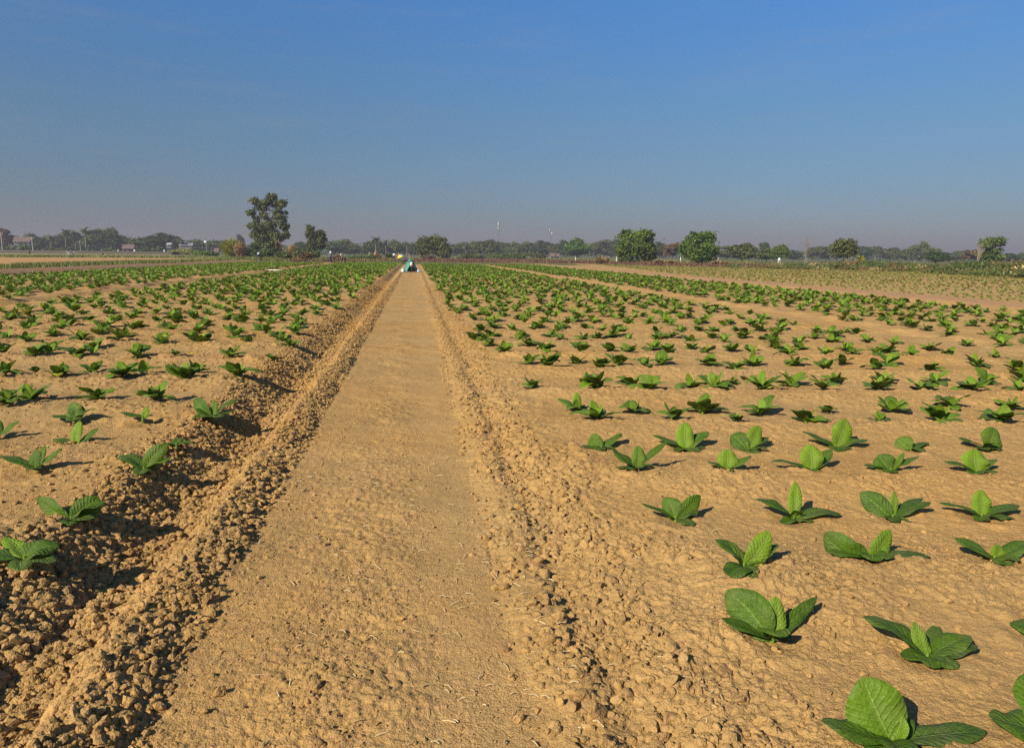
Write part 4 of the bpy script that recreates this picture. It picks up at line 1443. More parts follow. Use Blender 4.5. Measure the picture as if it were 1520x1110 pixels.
# ------------------------------------------------------------------ bushes, reeds and scrub
def bush(label, px, py, wpx, top, mleaf, name="bush", cat="bush", seed=0, leaf=.16, upright=False, group=None):
    g_ = ground(px, py, .15)
    dist = vdist(g_[0], g_[1])
    W = wpx * dist / F
    H = zof(px, top, dist) - .15
    q = np.random.default_rng(seed)
    root = thing(name, label, cat, (g_[0], g_[1], ground_z(g_[0], g_[1]) if dist < 200 else 0.0), group)
    tb = MB()
    for k in range(6):
        a = k * 1.05
        tb.tube([(0, 0, -.05), (W * .12 * math.cos(a), W * .12 * math.sin(a), H * .4), (W * .3 * math.cos(a), W * .3 * math.sin(a), H * .75)], [.05, .035, .015], 5, .4)
    tb.build("stem", M_BARK, root)
    cb = MB()
    if upright:                                            # reeds: long blades fanning out of one root
        n = 1300 if name == "reed_clump" else 420
        a = q.uniform(0, 6.28, n)
        rr = q.random(n) ** .6
        ln = H * q.uniform(.5, 1.06, n) * (1 - .25 * rr) if name == "reed_clump" else H * q.uniform(.25, 1.08, n) * (.75 + .35 * np.cos(a * 3 + 1))
        fan = rr * W * .5
        b0 = np.stack([np.cos(a) * fan * .35, np.sin(a) * fan * .35, np.zeros(n)], 1)
        b1 = np.stack([np.cos(a) * fan * .75, np.sin(a) * fan * .75, ln * .75], 1)
        b2 = np.stack([np.cos(a) * fan * 1.1, np.sin(a) * fan * 1.1, ln * (1 - .35 * rr * q.random(n))], 1)
        w_ = np.stack([-np.sin(a + q.normal(0, .7, n)), np.cos(a + q.normal(0, .7, n)), np.zeros(n)], 1) * (.05 + .01 * W)
        V = np.stack([b0 - w_, b0 + w_, b1 - w_, b1 + w_, b2], 1).reshape(-1, 3)
        i5 = np.arange(n)[:, None] * 5
        tt = np.repeat(np.clip(q.normal(.5, .25, n), 0, 1), 5)
        cb.add(V, i5 + np.array([[0, 1, 3, 2]]), tt)
        cb.f.append(i5 + np.array([[2, 3, 4]]))
        cb.mi.append(np.zeros(n, np.int32))
    else:
        L = [((0, 0, H * .45), (W * .33, W * .3, H * .35))]
        for k in range(5):
            a = k * 1.3 + q.uniform(0, .6)
            L.append(((W * .3 * math.cos(a), W * .26 * math.sin(a), H * q.uniform(.25, .65)), (W * .2, W * .2, H * .26)))
        crown(cb, L, leaf, q, .8)
    cb.build("foliage", mleaf, root, False)
    return root


bush("lime-green low bush in front of the far left houses", 270, 378, 36, 369, M_LIME, seed=1, leaf=.3)
bush("green low bush spreading right of the lime-green bush", 305, 380, 36, 372, M_BRIGHT, seed=2, leaf=.3)
bush("big yellow-green reed clump left of the tallest tree", 345, 384, 38, 351.5, M_LIME, "reed_clump", "reed clump", 3, upright=True)
bush("dry tan reed clump leaning against the yellow-green one", 357, 385, 22, 357, M_DRY, "reed_clump", "reed clump", 4, upright=True)
bush("dark shrub between the reed clump and the tallest tree", 374, 384, 22, 360, M_DARKLEAF, seed=5)
bush("green shrub under the tallest tree's left side", 388, 386, 26, 368, M_LEAF, seed=6)
bush("dark green shrub at the foot of the tallest tree", 402, 386, 20, 366, M_DARKLEAF, seed=7)
bush("tall dry brown vines hanging at the tallest tree's right side", 414, 385, 14, 354, M_BROWN, "dry_vines", "vines", 8, upright=True)
bush("olive shrub right of the dry brown vines", 421, 387, 22, 372, M_OLIVE, seed=9)
bush("tan dry grass clump between the two left trees", 434, 386, 22, 362, M_DRY, "reed_clump", "reed clump", 10, upright=True)
bush("yellowish shrub left of the two-lobed tree", 447, 387, 24, 367, M_OLIVE, seed=11)
bush("reddish brown shrub in front of the two-lobed tree", 452, 388, 26, 375, M_BROWN, seed=12)
bush("green shrub under the two-lobed tree", 464, 386, 22, 370, M_LEAF, seed=13)
bush("brown dry shrub behind the person in the purple shirt", 503, 388.5, 20, 379, M_BROWN, seed=14)
bush("green shrub mound right of the bending person", 536, 386, 40, 378, M_LEAF, seed=15)
bush("pale feathery grey bush in front of the far trees", 517, 378, 14, 369, M_OLIVE, seed=16, leaf=.3)
bush("tall yellow weeds left of the person in white", 557, 386, 26, 374, M_DRY, "weeds", "weeds", 17, upright=True)
bush("dark shrub behind the person in white", 580, 385, 14, 375, M_DARKLEAF, seed=18)
bush("brown shrub under the broad double tree", 636, 385, 18, 377, M_BROWN, seed=19)
bush("grey-green bush mound right of the broad double tree", 700, 384, 40, 376, M_LEAF, seed=20, leaf=.3)
bush("low green bush mound below the tall mast", 752, 384, 60, 376, M_LEAF, seed=21, leaf=.35)
bush("flat-topped olive bush left of the white hut", 798, 384, 26, 375, M_OLIVE, seed=22, leaf=.3)
bush("yellow-green weeds left of the bright trees", 893, 391, 30, 378, M_DRY, "weeds", "weeds", 23, upright=True)
bush("green shrub touching the left bright tree's foot", 928, 391, 20, 379, M_LEAF, seed=24)
bush("tan weeds between the two bright trees", 984, 393, 44, 384, M_DRY, "weeds", "weeds", 25, upright=True)
bush("small yellow-green weeds right of the right bright tree", 1066, 394, 36, 386, M_DRY, "weeds", "weeds", 26, upright=True)
bush("young tree with bright lime leaves in the scrub", 1276, 398, 10, 377, M_LIME, seed=27)

# the scrub belt on the right reads as one tangled mass
sb = MB()
SB_BASE = np.array([(1090, 397.5), (1160, 400), (1250, 401), (1320, 403), (1400, 407), (1460, 410), (1520, 413), (1640, 422), (1850, 436)])
SB_TOP = np.array([(1090, 392), (1120, 391), (1150, 389), (1170, 388), (1200, 388), (1230, 386), (1250, 385), (1280, 383), (1310, 383), (1330, 386), (1360, 388), (1390, 389), (1420, 384), (1450, 382), (1480, 384), (1510, 381), (1640, 384), (1850, 388)])
M_SCRUB = {0: M_LEAF, 1: M_BROWN, 2: M_OLIVE, 3: M_DARKLEAF, 4: M_DRY}
for k in range(520):
    px = qf.uniform(1085, 1840)
    by = np.interp(px, SB_BASE[:, 0], SB_BASE[:, 1]) - abs(qf.normal(0, 3))
    g_ = ground(px, by, .12)
    dist = vdist(g_[0], g_[1])
    front = zof(px, np.interp(px, SB_TOP[:, 0], SB_TOP[:, 1]) + 1.5, dist)
    h = np.clip(front * qf.uniform(.3, .95), .3, 4)
    if by > np.interp(px, SB_BASE[:, 0], SB_BASE[:, 1]) - 1.2:
        h = min(h, qf.uniform(.3, .9))
    w_ = qf.uniform(.5, 1.3)
    mt_ = int(qf.choice(5, p=[.24, .31, .31, .10, .04]))
    nn = int(110 + 60 * h)
    P = g_ + np.stack([qf.normal(0, w_ * .6, nn), qf.normal(0, w_ * .6, nn), h * qf.random(nn) ** .8 * (1 - .3 * qf.random(nn))], 1)
    i0 = len(sb.mi)
    quads_at(sb, P, qf.normal(size=(nn, 3)) + np.array([0, 0, .4]), .12, np.clip(qf.normal(.45, .2) + qf.normal(0, .2, nn), 0, 1), qf)
    sb.mi[-1][:] = mt_
tag(sb.build("scrub", [M_SCRUB[i_] for i_ in range(5)], None, False), "tangled belt of green and brown scrub behind the pale field", "scrub", None, "stuff")

# reddish dead stalks across the far end of the fields
ds = MB()
n = 9000
bx = qf.uniform(430, 1130, n)
lo = np.interp(bx, [430, 500, 600, 700, 860, 960, 1120], [391, 391, 389.6, 390.4, 392.2, 395.4, 398.8])
hi = np.interp(bx, [430, 560, 640, 800, 960, 1120], [388, 385.5, 384.6, 386.3, 391, 394])
by = hi + (lo - hi) * qf.random(n)
gg = np.array([ground(a, b, 0) for a, b in zip(bx, by)])
keep = ~((np.abs(gg[:, 0]) < 1.2) & (gg[:, 1] < 130))
gg = gg[keep]
n = len(gg)
hh = qf.uniform(.15, .62, n)
a = qf.uniform(0, 3.14, n)
w_ = np.stack([np.cos(a), np.sin(a), 0 * a], 1) * .07
tp = gg + np.stack([qf.normal(0, .12, n), qf.normal(0, .12, n), hh], 1)
V = np.stack([gg - w_, gg + w_, tp + w_ * .6, tp - w_ * .6], 1).reshape(-1, 3)
ds.add(V, np.arange(4 * n).reshape(-1, 4), np.repeat(qf.random(n), 4))
tag(ds.build("dead_stalks", M_RED, None, False), "reddish brown strip of dead stalks at the far end of the fields", "dead stalks", None, "stuff")

# grass: the verge left of the left field, the green far plots and the weeds along the far end
gr = MB()


def blades(px, py, hlo, hhi, wid, tint, z=.2):
    g_ = np.array([ground(a_, b_, z) for a_, b_ in zip(px, py)])
    n = len(g_)
    g_[:, 2] = np.where(np.hypot(g_[:, 0], g_[:, 1]) < 190, height(g_[:, 0], g_[:, 1], np.full(n, .1)), 0)
    hh = qf.uniform(hlo, hhi, n)
    a = qf.uniform(0, 3.14, n)
    w_ = np.stack([np.cos(a), np.sin(a), 0 * a], 1) * wid
    ln = np.stack([qf.normal(0, .35, n) * hh, qf.normal(0, .35, n) * hh, hh], 1)
    V = np.stack([g_ - w_, g_ + w_, g_ + ln + w_ * .2, g_ + ln - w_ * .2], 1).reshape(-1, 3)
    gr.add(V, np.arange(4 * n).reshape(-1, 4), np.repeat(np.clip(tint + qf.normal(0, .2, n), 0, 1), 4))


n = 16000
bx = qf.uniform(-120, 360, n)
yy = np.interp(bx, [-120, 0, 25, 100, 200, 250, 330, 360], [412, 405.5, 402.5, 399.5, 396, 394.5, 389.5, 388])
by = yy - qf.random(n) ** .8 * np.interp(bx, [0, 120, 200, 360], [5, 5.5, 6, 3])
k = (bx > 20) | (qf.random(n) < .3)
blades(bx[k], by[k], .12, .42, .035, .35)
n = 5000
bx = qf.uniform(-120, 350, n)
by = qf.uniform(379.5, 385, n) + (bx - 150) * .004
blades(bx, by, .2, .5, .10, .5, 0)
n = 7000
bx = qf.uniform(330, 620, n)
by = np.interp(bx, [330, 400, 500, 620], [390.5, 390, 390.5, 388.5]) - qf.random(n) * 5
blades(bx, by, .15, .6, .05, .45, 0)
n = 6000
bx = qf.uniform(640, 1120, n)
by = np.interp(bx, [640, 800, 960, 1120], [384, 385.5, 391, 394]) - qf.random(n) * 2.6
blades(bx, by, .25, .8, .06, .55, 0)
M_GRASS = foliage("grass_blades", (.065, .11, .018), (.30, .27, .085))
tag(gr.build("grass", M_GRASS, None, False), "green and yellowing grass along the field verges and far plots", "grass", None, "stuff")
# ------------------------------------------------------------------ people
M_SKIN = plain("skin", (.30, .17, .11), .6, scale=20)
M_WHITE = plain("white_cloth", (.75, .75, .74), .8, scale=12)
M_CREAM = plain("cream_cloth", (.58, .50, .38), .8, scale=12)
M_NAVY = plain("navy_cloth", (.018, .022, .05), .85, scale=12)
M_BLACK = plain("black_cloth", (.015, .015, .018), .8, scale=12)
M_PURPLE = plain("purple_cloth", (.16, .14, .27), .85, scale=12)
M_GREY = plain("grey_cloth", (.19, .185, .18), .85, scale=12)
M_BROWNC = plain("brown_cloth", (.13, .085, .06), .85, scale=12)
M_KHAKI = plain("khaki_cloth", (.33, .26, .16), .85, scale=12)
M_PALEBLUE = plain("pale_blue_cloth", (.42, .50, .62), .85, scale=12)
M_BLUE = plain("blue_cloth", (.035, .12, .42), .8, scale=12)
M_YELLOW = plain("yellow_cloth", (.85, .60, .05), .7, scale=6)
M_REDC = plain("red_cloth", (.30, .02, .025), .75, scale=6)
M_TARP = plain("green_tarpaulin", (.045, .21, .15), .6, scale=5, var=.25, bump=.5)
M_HAIR = plain("dark_hair", (.02, .015, .012), .6, scale=40)


def skin(name, chains, mat, parent, sub=1):
    """chains: lists of (point, radius); equal points are joined"""
    idx, vs, rs, es = {}, [], [], []
    for ch in chains:
        prev = None
        for p, r_ in ch:
            key = tuple(round(c, 4) for c in p)
            if key not in idx:
                idx[key] = len(vs)
                vs.append(p)
                rs.append(r_)
            if prev is not None:
                es.append((prev, idx[key]))
            prev = idx[key]
    me = bpy.data.meshes.new(name)
    me.from_pydata(vs, es, [])
    o = bpy.data.objects.new(name, me)
    COL.objects.link(o)
    md = o.modifiers.new("s", 'SKIN')
    md.use_smooth_shade = True
    for d, r_ in zip(me.skin_vertices[0].data, rs):
        d.radius = (r_, r_) if not isinstance(r_, tuple) else r_
    me.skin_vertices[0].data[0].use_root = True
    o.modifiers.new("u", 'SUBSURF').levels = sub
    dg = bpy.context.evaluated_depsgraph_get()
    nm = bpy.data.meshes.new_from_object(o.evaluated_get(dg))
    nm.name = name
    bpy.data.objects.remove(o)
    nm.materials.clear()
    nm.materials.append(mat)
    return link(name, nm, parent)


def person(label, px, py, rz, shirt, trousers, hat=None, bend=0.0, squat=False, z=0.0, spread=.10, group=None):
    g_ = ground(px, py, z)
    zz = ground_z(g_[0], g_[1]) if math.hypot(g_[0], g_[1]) < 190 else 0.0
    root = thing("person", label, "person", (g_[0], g_[1], zz), group, rz)
    pel = Vector((0, 0, .46 if squat else (.90 - .12 * bend)))
    if bend and not squat:
        pel.y = -.16 * bend
    rot = Matrix.Rotation(-bend * 1.45, 3, 'X')

    def U(x, y, z_):                      # a point of the upper body, turned about the pelvis
        return tuple(pel + rot @ Vector((x, y, z_)))
    P = tuple(pel)
    spine, chest, neck = U(0, -.01, .18), U(0, 0, .37), U(0, .01, .50)
    chin, top = U(0, .03, .58), U(0, .02, .70)
    body = [[(P, .13), (spine, .115), (chest, .135), (neck, .055), (chin, .075), (top, .07)], [(chin, .075), (U(0, .115, .60), .016)]]
    sh, tr = [[(P, .15), (spine, .135), (chest, .155), (U(0, .005, .46), .08)]], []
    for s in (-1, 1):
        shd = U(s * .17, 0, .42)
        if bend > .4:
            elb = tuple(Vector(shd) + Vector((s * .04, .05, -.26)))
            wri = tuple(Vector(elb) + Vector((-s * .02, .06, -.23)))
            hd = Vector((0, .02, -1)).normalized()
        elif squat:
            elb = tuple(Vector(shd) + Vector((s * .05, .12, -.22)))
            wri = tuple(Vector(elb) + Vector((-s * .08, .22, -.02)))
            hd = Vector((-s * .2, 1, 0)).normalized()
        else:
            elb = tuple(Vector(shd) + Vector((s * .05, -.02, -.27)))
            wri = tuple(Vector(elb) + Vector((0, .08, -.23)))
            hd = Vector((0, .2, -1)).normalized()
        palm = Vector(wri) + hd * .07
        body.append([(chest, .135), (shd, .062), (elb, .043), (wri, .03), (tuple(palm), (.036, .02))])
        sh.append([(chest, .155), (shd, .08), (elb, .062), (tuple(Vector(wri) - hd * .03), .05)])
        side = hd.cross(Vector((1, 0, 0))).normalized()
        for fi, (off, ln) in enumerate(((-.027, .07), (-.009, .08), (.009, .075), (.027, .06))):
            a = palm + side * off + hd * .02
            b = a + hd * ln * .5
            c = b + hd * ln * .4 + Vector((-s * .02, 0, 0))
            body.append([(tuple(palm), (.036, .02)), (tuple(a), .0095), (tuple(b), .0085), (tuple(c), .007)])
        th_ = palm - side * .035 - hd * .02
        body.append([(tuple(palm), (.036, .02)), (tuple(th_), .011), (tuple(th_ - side * .025 + hd * .03), .008)])
        hip = (s * .09, pel.y, pel.z - .05)
        if squat:
            kn = (s * .17, pel.y + .36, .50)
            an = (s * .14, pel.y + .22, .08)
        else:
            kn = (s * (spread + .01), pel.y * .5 + .05, .47)
            an = (s * (spread + .02), 0 + .04 * s, .085)
        toe = (an[0] + s * .01, an[1] + .17, .035)
        body.append([(P, .13), (hip, .095), (kn, .06), (an, .042), (toe, (.045, .03))])
        tr.append([(P, .15), (hip, .115), (kn, .085), ((an[0], an[1], an[2] + .05), .07)])
    skin("body", body, M_SKIN, root)
    skin("shirt", sh, shirt, root)
    skin("trousers", tr, trousers, root)
    hq = rot.to_4x4()
    # a face: eyes and mouth, on the front of the head
    fb = MB()
    for ex in (-.028, .028):
        fb.box(U(ex, .102, .635), (.018, .012, .01), tint=0)
    fb.box(U(0, .10, .565), (.04, .012, .008), tint=0)
    fb.build("face", M_HAIR, root)
    if hat:
        hb_ = MB()
        hb_.lathe(U(0, .02, .66), [(.0, .15), (.05, .145), (.10, .10), (.115, .03), (.21, -.01), (.215, -.02), (.11, .012), (.0, .012)], 18, rot=rot)
        hb_.build("hat", hat, root)
    else:
        hb_ = MB()
        hb_.lathe(U(0, .01, .64), [(.0, .105), (.05, .095), (.09, .05), (.098, .0), (.09, -.05), (.0, -.05)], 14, rot=rot)
        hb_.build("hair", M_HAIR, root)
    return root


G_W = "people working in the fields"
person("person in dark clothes bending over at the foot of the tallest tree", 387, 390.4, R(150), M_NAVY, M_BLACK, M_PALEBLUE, .62, group=G_W, spread=.16)
person("person in a purple shirt and navy trousers standing with a white hat", 491, 392.2, R(200), M_PURPLE, M_NAVY, M_WHITE, .12, group=G_W)
person("person in grey stooping right of the one in purple", 510.5, 391.2, R(90), M_GREY, M_BROWNC, M_CREAM, .6, group=G_W)
person("person in a white shirt standing left of the umbrella", 585, 387.6, R(170), M_WHITE, M_BLACK, None, 0, group=G_W)
person("person in khaki trousers stooping between the white shirt and the umbrella", 589.5, 388.2, R(-80), M_GREY, M_KHAKI, M_CREAM, .5, group=G_W)
person("person in blue squatting under the yellow and red umbrella", 600.5, 390.2, R(200), M_BLUE, M_BLACK, None, .25, True, group=G_W)
person("person in brown walking in the green plot at the far left", 44, 380.3, R(-90), M_BROWNC, M_BROWNC, M_BROWNC, .1, group=G_W)
person("left one of two pale-clothed people bending in the far green plot", 102.5, 379.8, R(90), M_PALEBLUE, M_WHITE, M_WHITE, .8, group=G_W)
person("right one of two pale-clothed people bending in the far green plot", 109, 379.8, R(-90), M_PALEBLUE, M_NAVY, M_WHITE, .8, group=G_W)
person("person in dark grey stooping alone below the blue smoke", 152.5, 380.5, R(60), M_GREY, M_NAVY, M_GREY, .7, group=G_W)

# ------------------------------------------------------------------ umbrella
g_ = ground(598, 389.9, 0)
um = thing("umbrella", "yellow, red and blue sun umbrella leaning beside the track's far end", "umbrella", (g_[0], g_[1], 0))
tilt = Matrix.Rotation(R(-24), 3, 'Y') @ Matrix.Rotation(R(14), 3, 'X')
pb = MB().tube([tuple(tilt @ Vector((0, 0, z))) for z in (-.2, .6, 1.62)], [.016, .015, .012], 8)
pb.build("pole", M_GREY, um)
cv = MB()
ng = 8
mats = [M_YELLOW, M_REDC, M_BLUE, M_YELLOW]
for k in range(ng):
    mi_ = {0: 2, 1: 2, 2: 1, 3: 1, 4: 1, 5: 0, 6: 0, 7: 2}[k]
    vs = []
    for i_ in range(5):
        rr = .80 * i_ / 4
        zz = 1.58 - .36 * (i_ / 4) ** 1.8
        for j_ in range(4):
            a = (k + j_ / 3) * 2 * math.pi / ng
            sag = .05 * (i_ / 4) * math.sin(math.pi * j_ / 3)
            vs.append(tuple(tilt @ Vector((rr * math.cos(a), rr * math.sin(a), zz + sag))))
    cv.add(vs, [[i_ * 4 + j_, i_ * 4 + j_ + 1, i_ * 4 + j_ + 5, i_ * 4 + j_ + 4] for i_ in range(4) for j_ in range(3)], .5, mat=mi_)
cv.build("canopy", mats, um)

# dark basket the squatting person sits by
bk = MB().lathe((0, 0, 0), [(0, .01), (.3, .0), (.36, .12), (.38, .26), (.40, .27), (.36, .26), (.33, .06), (0, .05)], 20)
g_ = ground(596.6, 389.6, 0)
tag(bk.build("basket", M_BLACK, None, True, (g_[0], g_[1], 0)), "wide dark basket on the ground under the umbrella", "basket")
# stake with a red rag
g_ = ground(607.3, 387.6, 0)
stk = thing("stake", "thin pale stake with a dark red rag tied on top", "stake", (g_[0], g_[1], 0))
MB().tube([(0, 0, -.2), (.01, 0, .8), (0, .01, 1.55)], [.05, .045, .04], 8).build("pole", M_CREAM, stk)
rg = MB()
rg.add([(x, .05 * math.sin(x * 16 + z * 3), 1.5 - z) for z in (0, .12, .24, .34) for x in (-.14, -.05, .05, .16)], [[i_ * 4 + j_, i_ * 4 + j_ + 1, i_ * 4 + j_ + 5, i_ * 4 + j_ + 4] for i_ in range(3) for j_ in range(3)])
rg.build("rag", M_REDC, stk)

# ------------------------------------------------------------------ motorbike under a green tarpaulin, end-on in the track
g_ = ground(610.5, 404.2, 0)
gz = ground_z(g_[0], g_[1])
M_RUB = plain("rubber", (.02, .02, .02), .8)
M_MET = plain("steel", (.35, .35, .36), .35, .9)
M_COWL = plain("cream_paint", (.62, .55, .45), .4)
mo = thing("motorbike", "motorbike parked end-on in the track under the green tarpaulin", "motorbike", (g_[0], g_[1], gz), None, R(4))


def ring(mb, c, R_, r_, k=24, m_=8):
    th = np.arange(k) * 2 * math.pi / k
    ph = np.arange(m_) * 2 * math.pi / m_
    V = np.array([[c[0] + r_ * math.sin(p), c[1] + (R_ + r_ * math.cos(p)) * math.cos(t), c[2] + (R_ + r_ * math.cos(p)) * math.sin(t)] for t in th for p in ph])
    f_ = [[i_ * m_ + j_, i_ * m_ + (j_ + 1) % m_, ((i_ + 1) % k) * m_ + (j_ + 1) % m_, ((i_ + 1) % k) * m_ + j_] for i_ in range(k) for j_ in range(m_)]
    mb.add(V, f_)
    return mb


for yy in (-.62, .62):
    wl = ring(MB(), (0, yy, .29), .24, .05).build("wheel", M_RUB, mo)
    rm_ = ring(MB(), (0, yy, .29), .18, .018)
    for k in range(8):
        a = k * math.pi / 4
        rm_.tube([(0, yy, .29), (0, yy + .18 * math.cos(a), .29 + .18 * math.sin(a))], .006, 5)
    rm_.build("rim", M_MET, wl)
fr_ = MB()
fr_.tube([(0, -.62, .29), (0, -.45, .72), (0, -.40, .92)], .035, 8)
fr_.tube([(0, -.42, .8), (0, -.1, .45), (0, .3, .45), (0, .62, .29)], .04, 8)
fr_.tube([(0, .2, .5), (0, .55, .70)], .035, 8)
fr_.box((0, .05, .38), (.22, .36, .26))
fr_.build("frame", M_MET, mo)
MB().lathe((0, -.42, .70), [(0, -.2), (.10, -.19), (.15, -.05), (.13, .12), (.07, .2), (0, .21)], 16).build("cowl", M_COWL, mo)
MB().lathe((0, -.55, .80), [(0, .04), (.05, .035), (.075, 0), (.06, -.04), (0, -.05)], 14, rot=Matrix.Rotation(R(90), 3, 'X')).build("headlight", M_WHITE, mo)
hb_ = MB().tube([(-.34, -.30, .98), (-.14, -.40, .97), (.14, -.40, .97), (.34, -.30, .98)], .016, 8)
hb_.build("handlebar", M_BLACK, mo)
MB().lathe((0, .25, .68), [(0, .08), (.10, .075), (.13, .03), (.12, -.05), (0, -.06)], 14, rot=Matrix.Diagonal((1, 2.6, 1))).build("seat", M_BLACK, mo)
MB().lathe((0, -.62, .32), [(.0, .30), (.05, .29), (.055, .1)], 10).build("mudguard", M_BLACK, mo)
# the tarpaulin: an open-ended tent over the bike
tv, tf = [], []
nx, ny = 27, 9
qt = np.random.default_rng(3)
for j_ in range(ny):
    t_ = .04 + .96 * j_ / (ny - 1)                       # from the peak to the hem
    gap = R(30) * min(1, max(0, (t_ - .36) / .5))         # the slit that opens at the front
    for i_ in range(nx):
        ph = R(278) + gap + (2 * math.pi - 2 * gap) * i_ / (nx - 1)
        rx, ry = .74 * t_ ** .9, .85 * t_ ** .8
        w_ = 1 + .06 * t_ * math.sin(7 * ph + 1) + .03 * qt.normal()
        z = 1.20 * (1 - t_ ** 1.15) + .03
        tv.append((rx * w_ * math.cos(ph), .05 + ry * w_ * math.sin(ph), max(.02, z + .015 * qt.normal())))
for j_ in range(ny - 1):
    for i_ in range(nx - 1):
        a = j_ * nx + i_
        tf.append([a, a + 1, a + nx + 1, a + nx])
tb_ = MB().add(tv, tf)
to = tb_.build("tarpaulin", M_TARP, None, True, (g_[0] - .08, g_[1], gz))
sm = to.modifiers.new("thick", 'SOLIDIFY')
sm.thickness = .012
to.modifiers.new("round", 'SUBSURF').levels = 1
to.modifiers["round"].render_levels = 1
tag(to, "green tarpaulin spread like an open tent over the motorbike on the track", "tarpaulin")
for dx, nm, cat, lb, sc in ((-.74, "sack", "sack", "white sack holding down the tarpaulin's left edge", 1.0), (.62, "sack", "sack", "pale sack at the tarpaulin's right edge", .8)):
    sk_ = MB().lathe((0, 0, 0), [(0, 0), (.12, .0), (.15, .1), (.13, .22), (.05, .30), (.07, .34), (0, .34)], 14)
    so_ = sk_.build(nm, M_WHITE if dx < 0 else M_PALEBLUE, None, True, (g_[0] + dx, g_[1] - .62, gz))
    so_.scale = (sc, sc * .8, sc)
    tag(so_, lb, cat)

# long white plank lying at the end of the left strip
a_, b_ = ground(399, 402.8, .1), ground(418.5, 403.8, .1)
c_ = (a_ + b_) / 2
pk = MB().tube([tuple(a_ - c_), tuple((b_ - a_) * .1), tuple(b_ - c_)], [.03, .03, .03], 10)
tag(pk.build("pipe", M_WHITE, None, True, (c_[0], c_[1], .22)), "white pipe lying across the left strip's track", "pipe")

# ------------------------------------------------------------------ village
M_WALL = plain("white_wall", (.70, .68, .62), .85, scale=1)
M_GREYWALL = plain("grey_wall", (.22, .20, .19), .85, scale=1)
M_REDROOF = plain("red_roof", (.17, .115, .10), .8, scale=2)
M_GREYROOF = plain("grey_roof", (.27, .27, .28), .6, scale=2)
M_WHITEROOF = plain("white_roof", (.50, .50, .50), .6, scale=2)
M_DARKWIN = plain("dark_opening", (.03, .03, .035), .4)
M_CONC = plain("concrete", (.40, .385, .36), .85, scale=3)


def house(label, px, wpx, eave, ridge, dist, wall, roof, name="house", depth=7.0, cat="house"):
    p = at(px, dist)
    W = wpx * dist / F
    he, hr = zof(px, eave, dist), zof(px, ridge, dist)
    root = thing(name, label, cat, (p[0], p[1], 0), None, -YAW - math.atan((px - CX) / F) * .6)
    w_ = MB().box((0, depth / 2, he / 2 - .2), (W * .9, depth, he + .4))
    w_.add([(-W * .45, 0, he), (W * .45, 0, he), (W * .45, depth, he), (-W * .45, depth, he), (-W * .45, depth / 2, hr - .1), (W * .45, depth / 2, hr - .1)], [[0, 3, 4], [1, 5, 2]])
    w_.build("wall", wall, root, False)
    r_ = MB()
    for y0, y1, z0, z1 in ((-.7, depth / 2, he - .15, hr), (depth + .7, depth / 2, he - .15, hr)):
        v = [(-W / 2, y0, z0), (W / 2, y0, z0), (W / 2, y1, z1), (-W / 2, y1, z1)]
        v2 = [(a, b, c + .18) for a, b, c in v]
        r_.add(v + v2, [[0, 1, 2, 3], [4, 7, 6, 5], [0, 4, 5, 1], [1, 5, 6, 2], [2, 6, 7, 3], [3, 7, 4, 0]])
    r_.build("roof", roof, root, False)
    MB().box((W * .1, -.05, 1.0), (.9, .12, 2.0)).build("door", M_DARKWIN, root, False)
    for x in (-.28, .32):
        MB().box((W * x, -.05, he * .55), (1.2, .12, 1.0)).build("window", M_DARKWIN, root, False)
    return root


house("pink-red roofed house between the two white poles at the far left", 33, 22, 359, 352, 395, M_GREYWALL, M_REDROOF)
house("low house with a dull red roof half hidden under the trees", 190, 16, 369, 363.5, 380, M_GREYWALL, M_REDROOF)
house("white gable showing above the trees of the left line", 194, 7, 357, 354, 450, M_WALL, M_WHITEROOF)
house("building with a flat bright white roof in front of the domed tree", 251, 7, 363, 361, 370, M_GREYWALL, M_WHITEROOF)
house("long pale grey roofed house between the two far palms", 276, 19, 364.5, 361, 400, M_GREYWALL, M_GREYROOF)
house("small hut with a reddish roof right of the green bushes", 321, 7, 374, 369, 330, M_GREYWALL, M_REDROOF, "hut", 3.0, "hut")
house("white hut with a reddish roof between the far trees", 823, 14, 380.5, 376.6, 330, M_WALL, M_REDROOF, "hut", 4.0, "hut")


def tank(label, px, top, bot, wpx, dist, mat):
    p = at(px, dist)
    z0, z1 = zof(px, bot, dist), zof(px, top, dist)
    r_ = wpx * dist / F / 2
    root = thing("water_tank", label, "water tank", (p[0], p[1], 0))
    MB().lathe((0, 0, z0), [(0, 0), (r_ * .9, 0), (r_, .1 * (z1 - z0)), (r_, .8 * (z1 - z0)), (r_ * .6, z1 - z0), (0, z1 - z0)], 16).build("tank", mat, root)
    lg = MB()
    for k in range(4):
        a = k * math.pi / 2 + .5
        MB().tube([(r_ * math.cos(a), r_ * math.sin(a), -.1), (r_ * .8 * math.cos(a), r_ * .8 * math.sin(a), z0 + .05)], .12, 6).build("leg", M_CONC, root)


tank("white water tank on legs above the far left trees", 306, 357.5, 361, 5, 430, M_WHITE)
tank("white round tank on legs below the green tree in the scrub", 1157, 383, 386.5, 3.6, 175, M_WHITE)


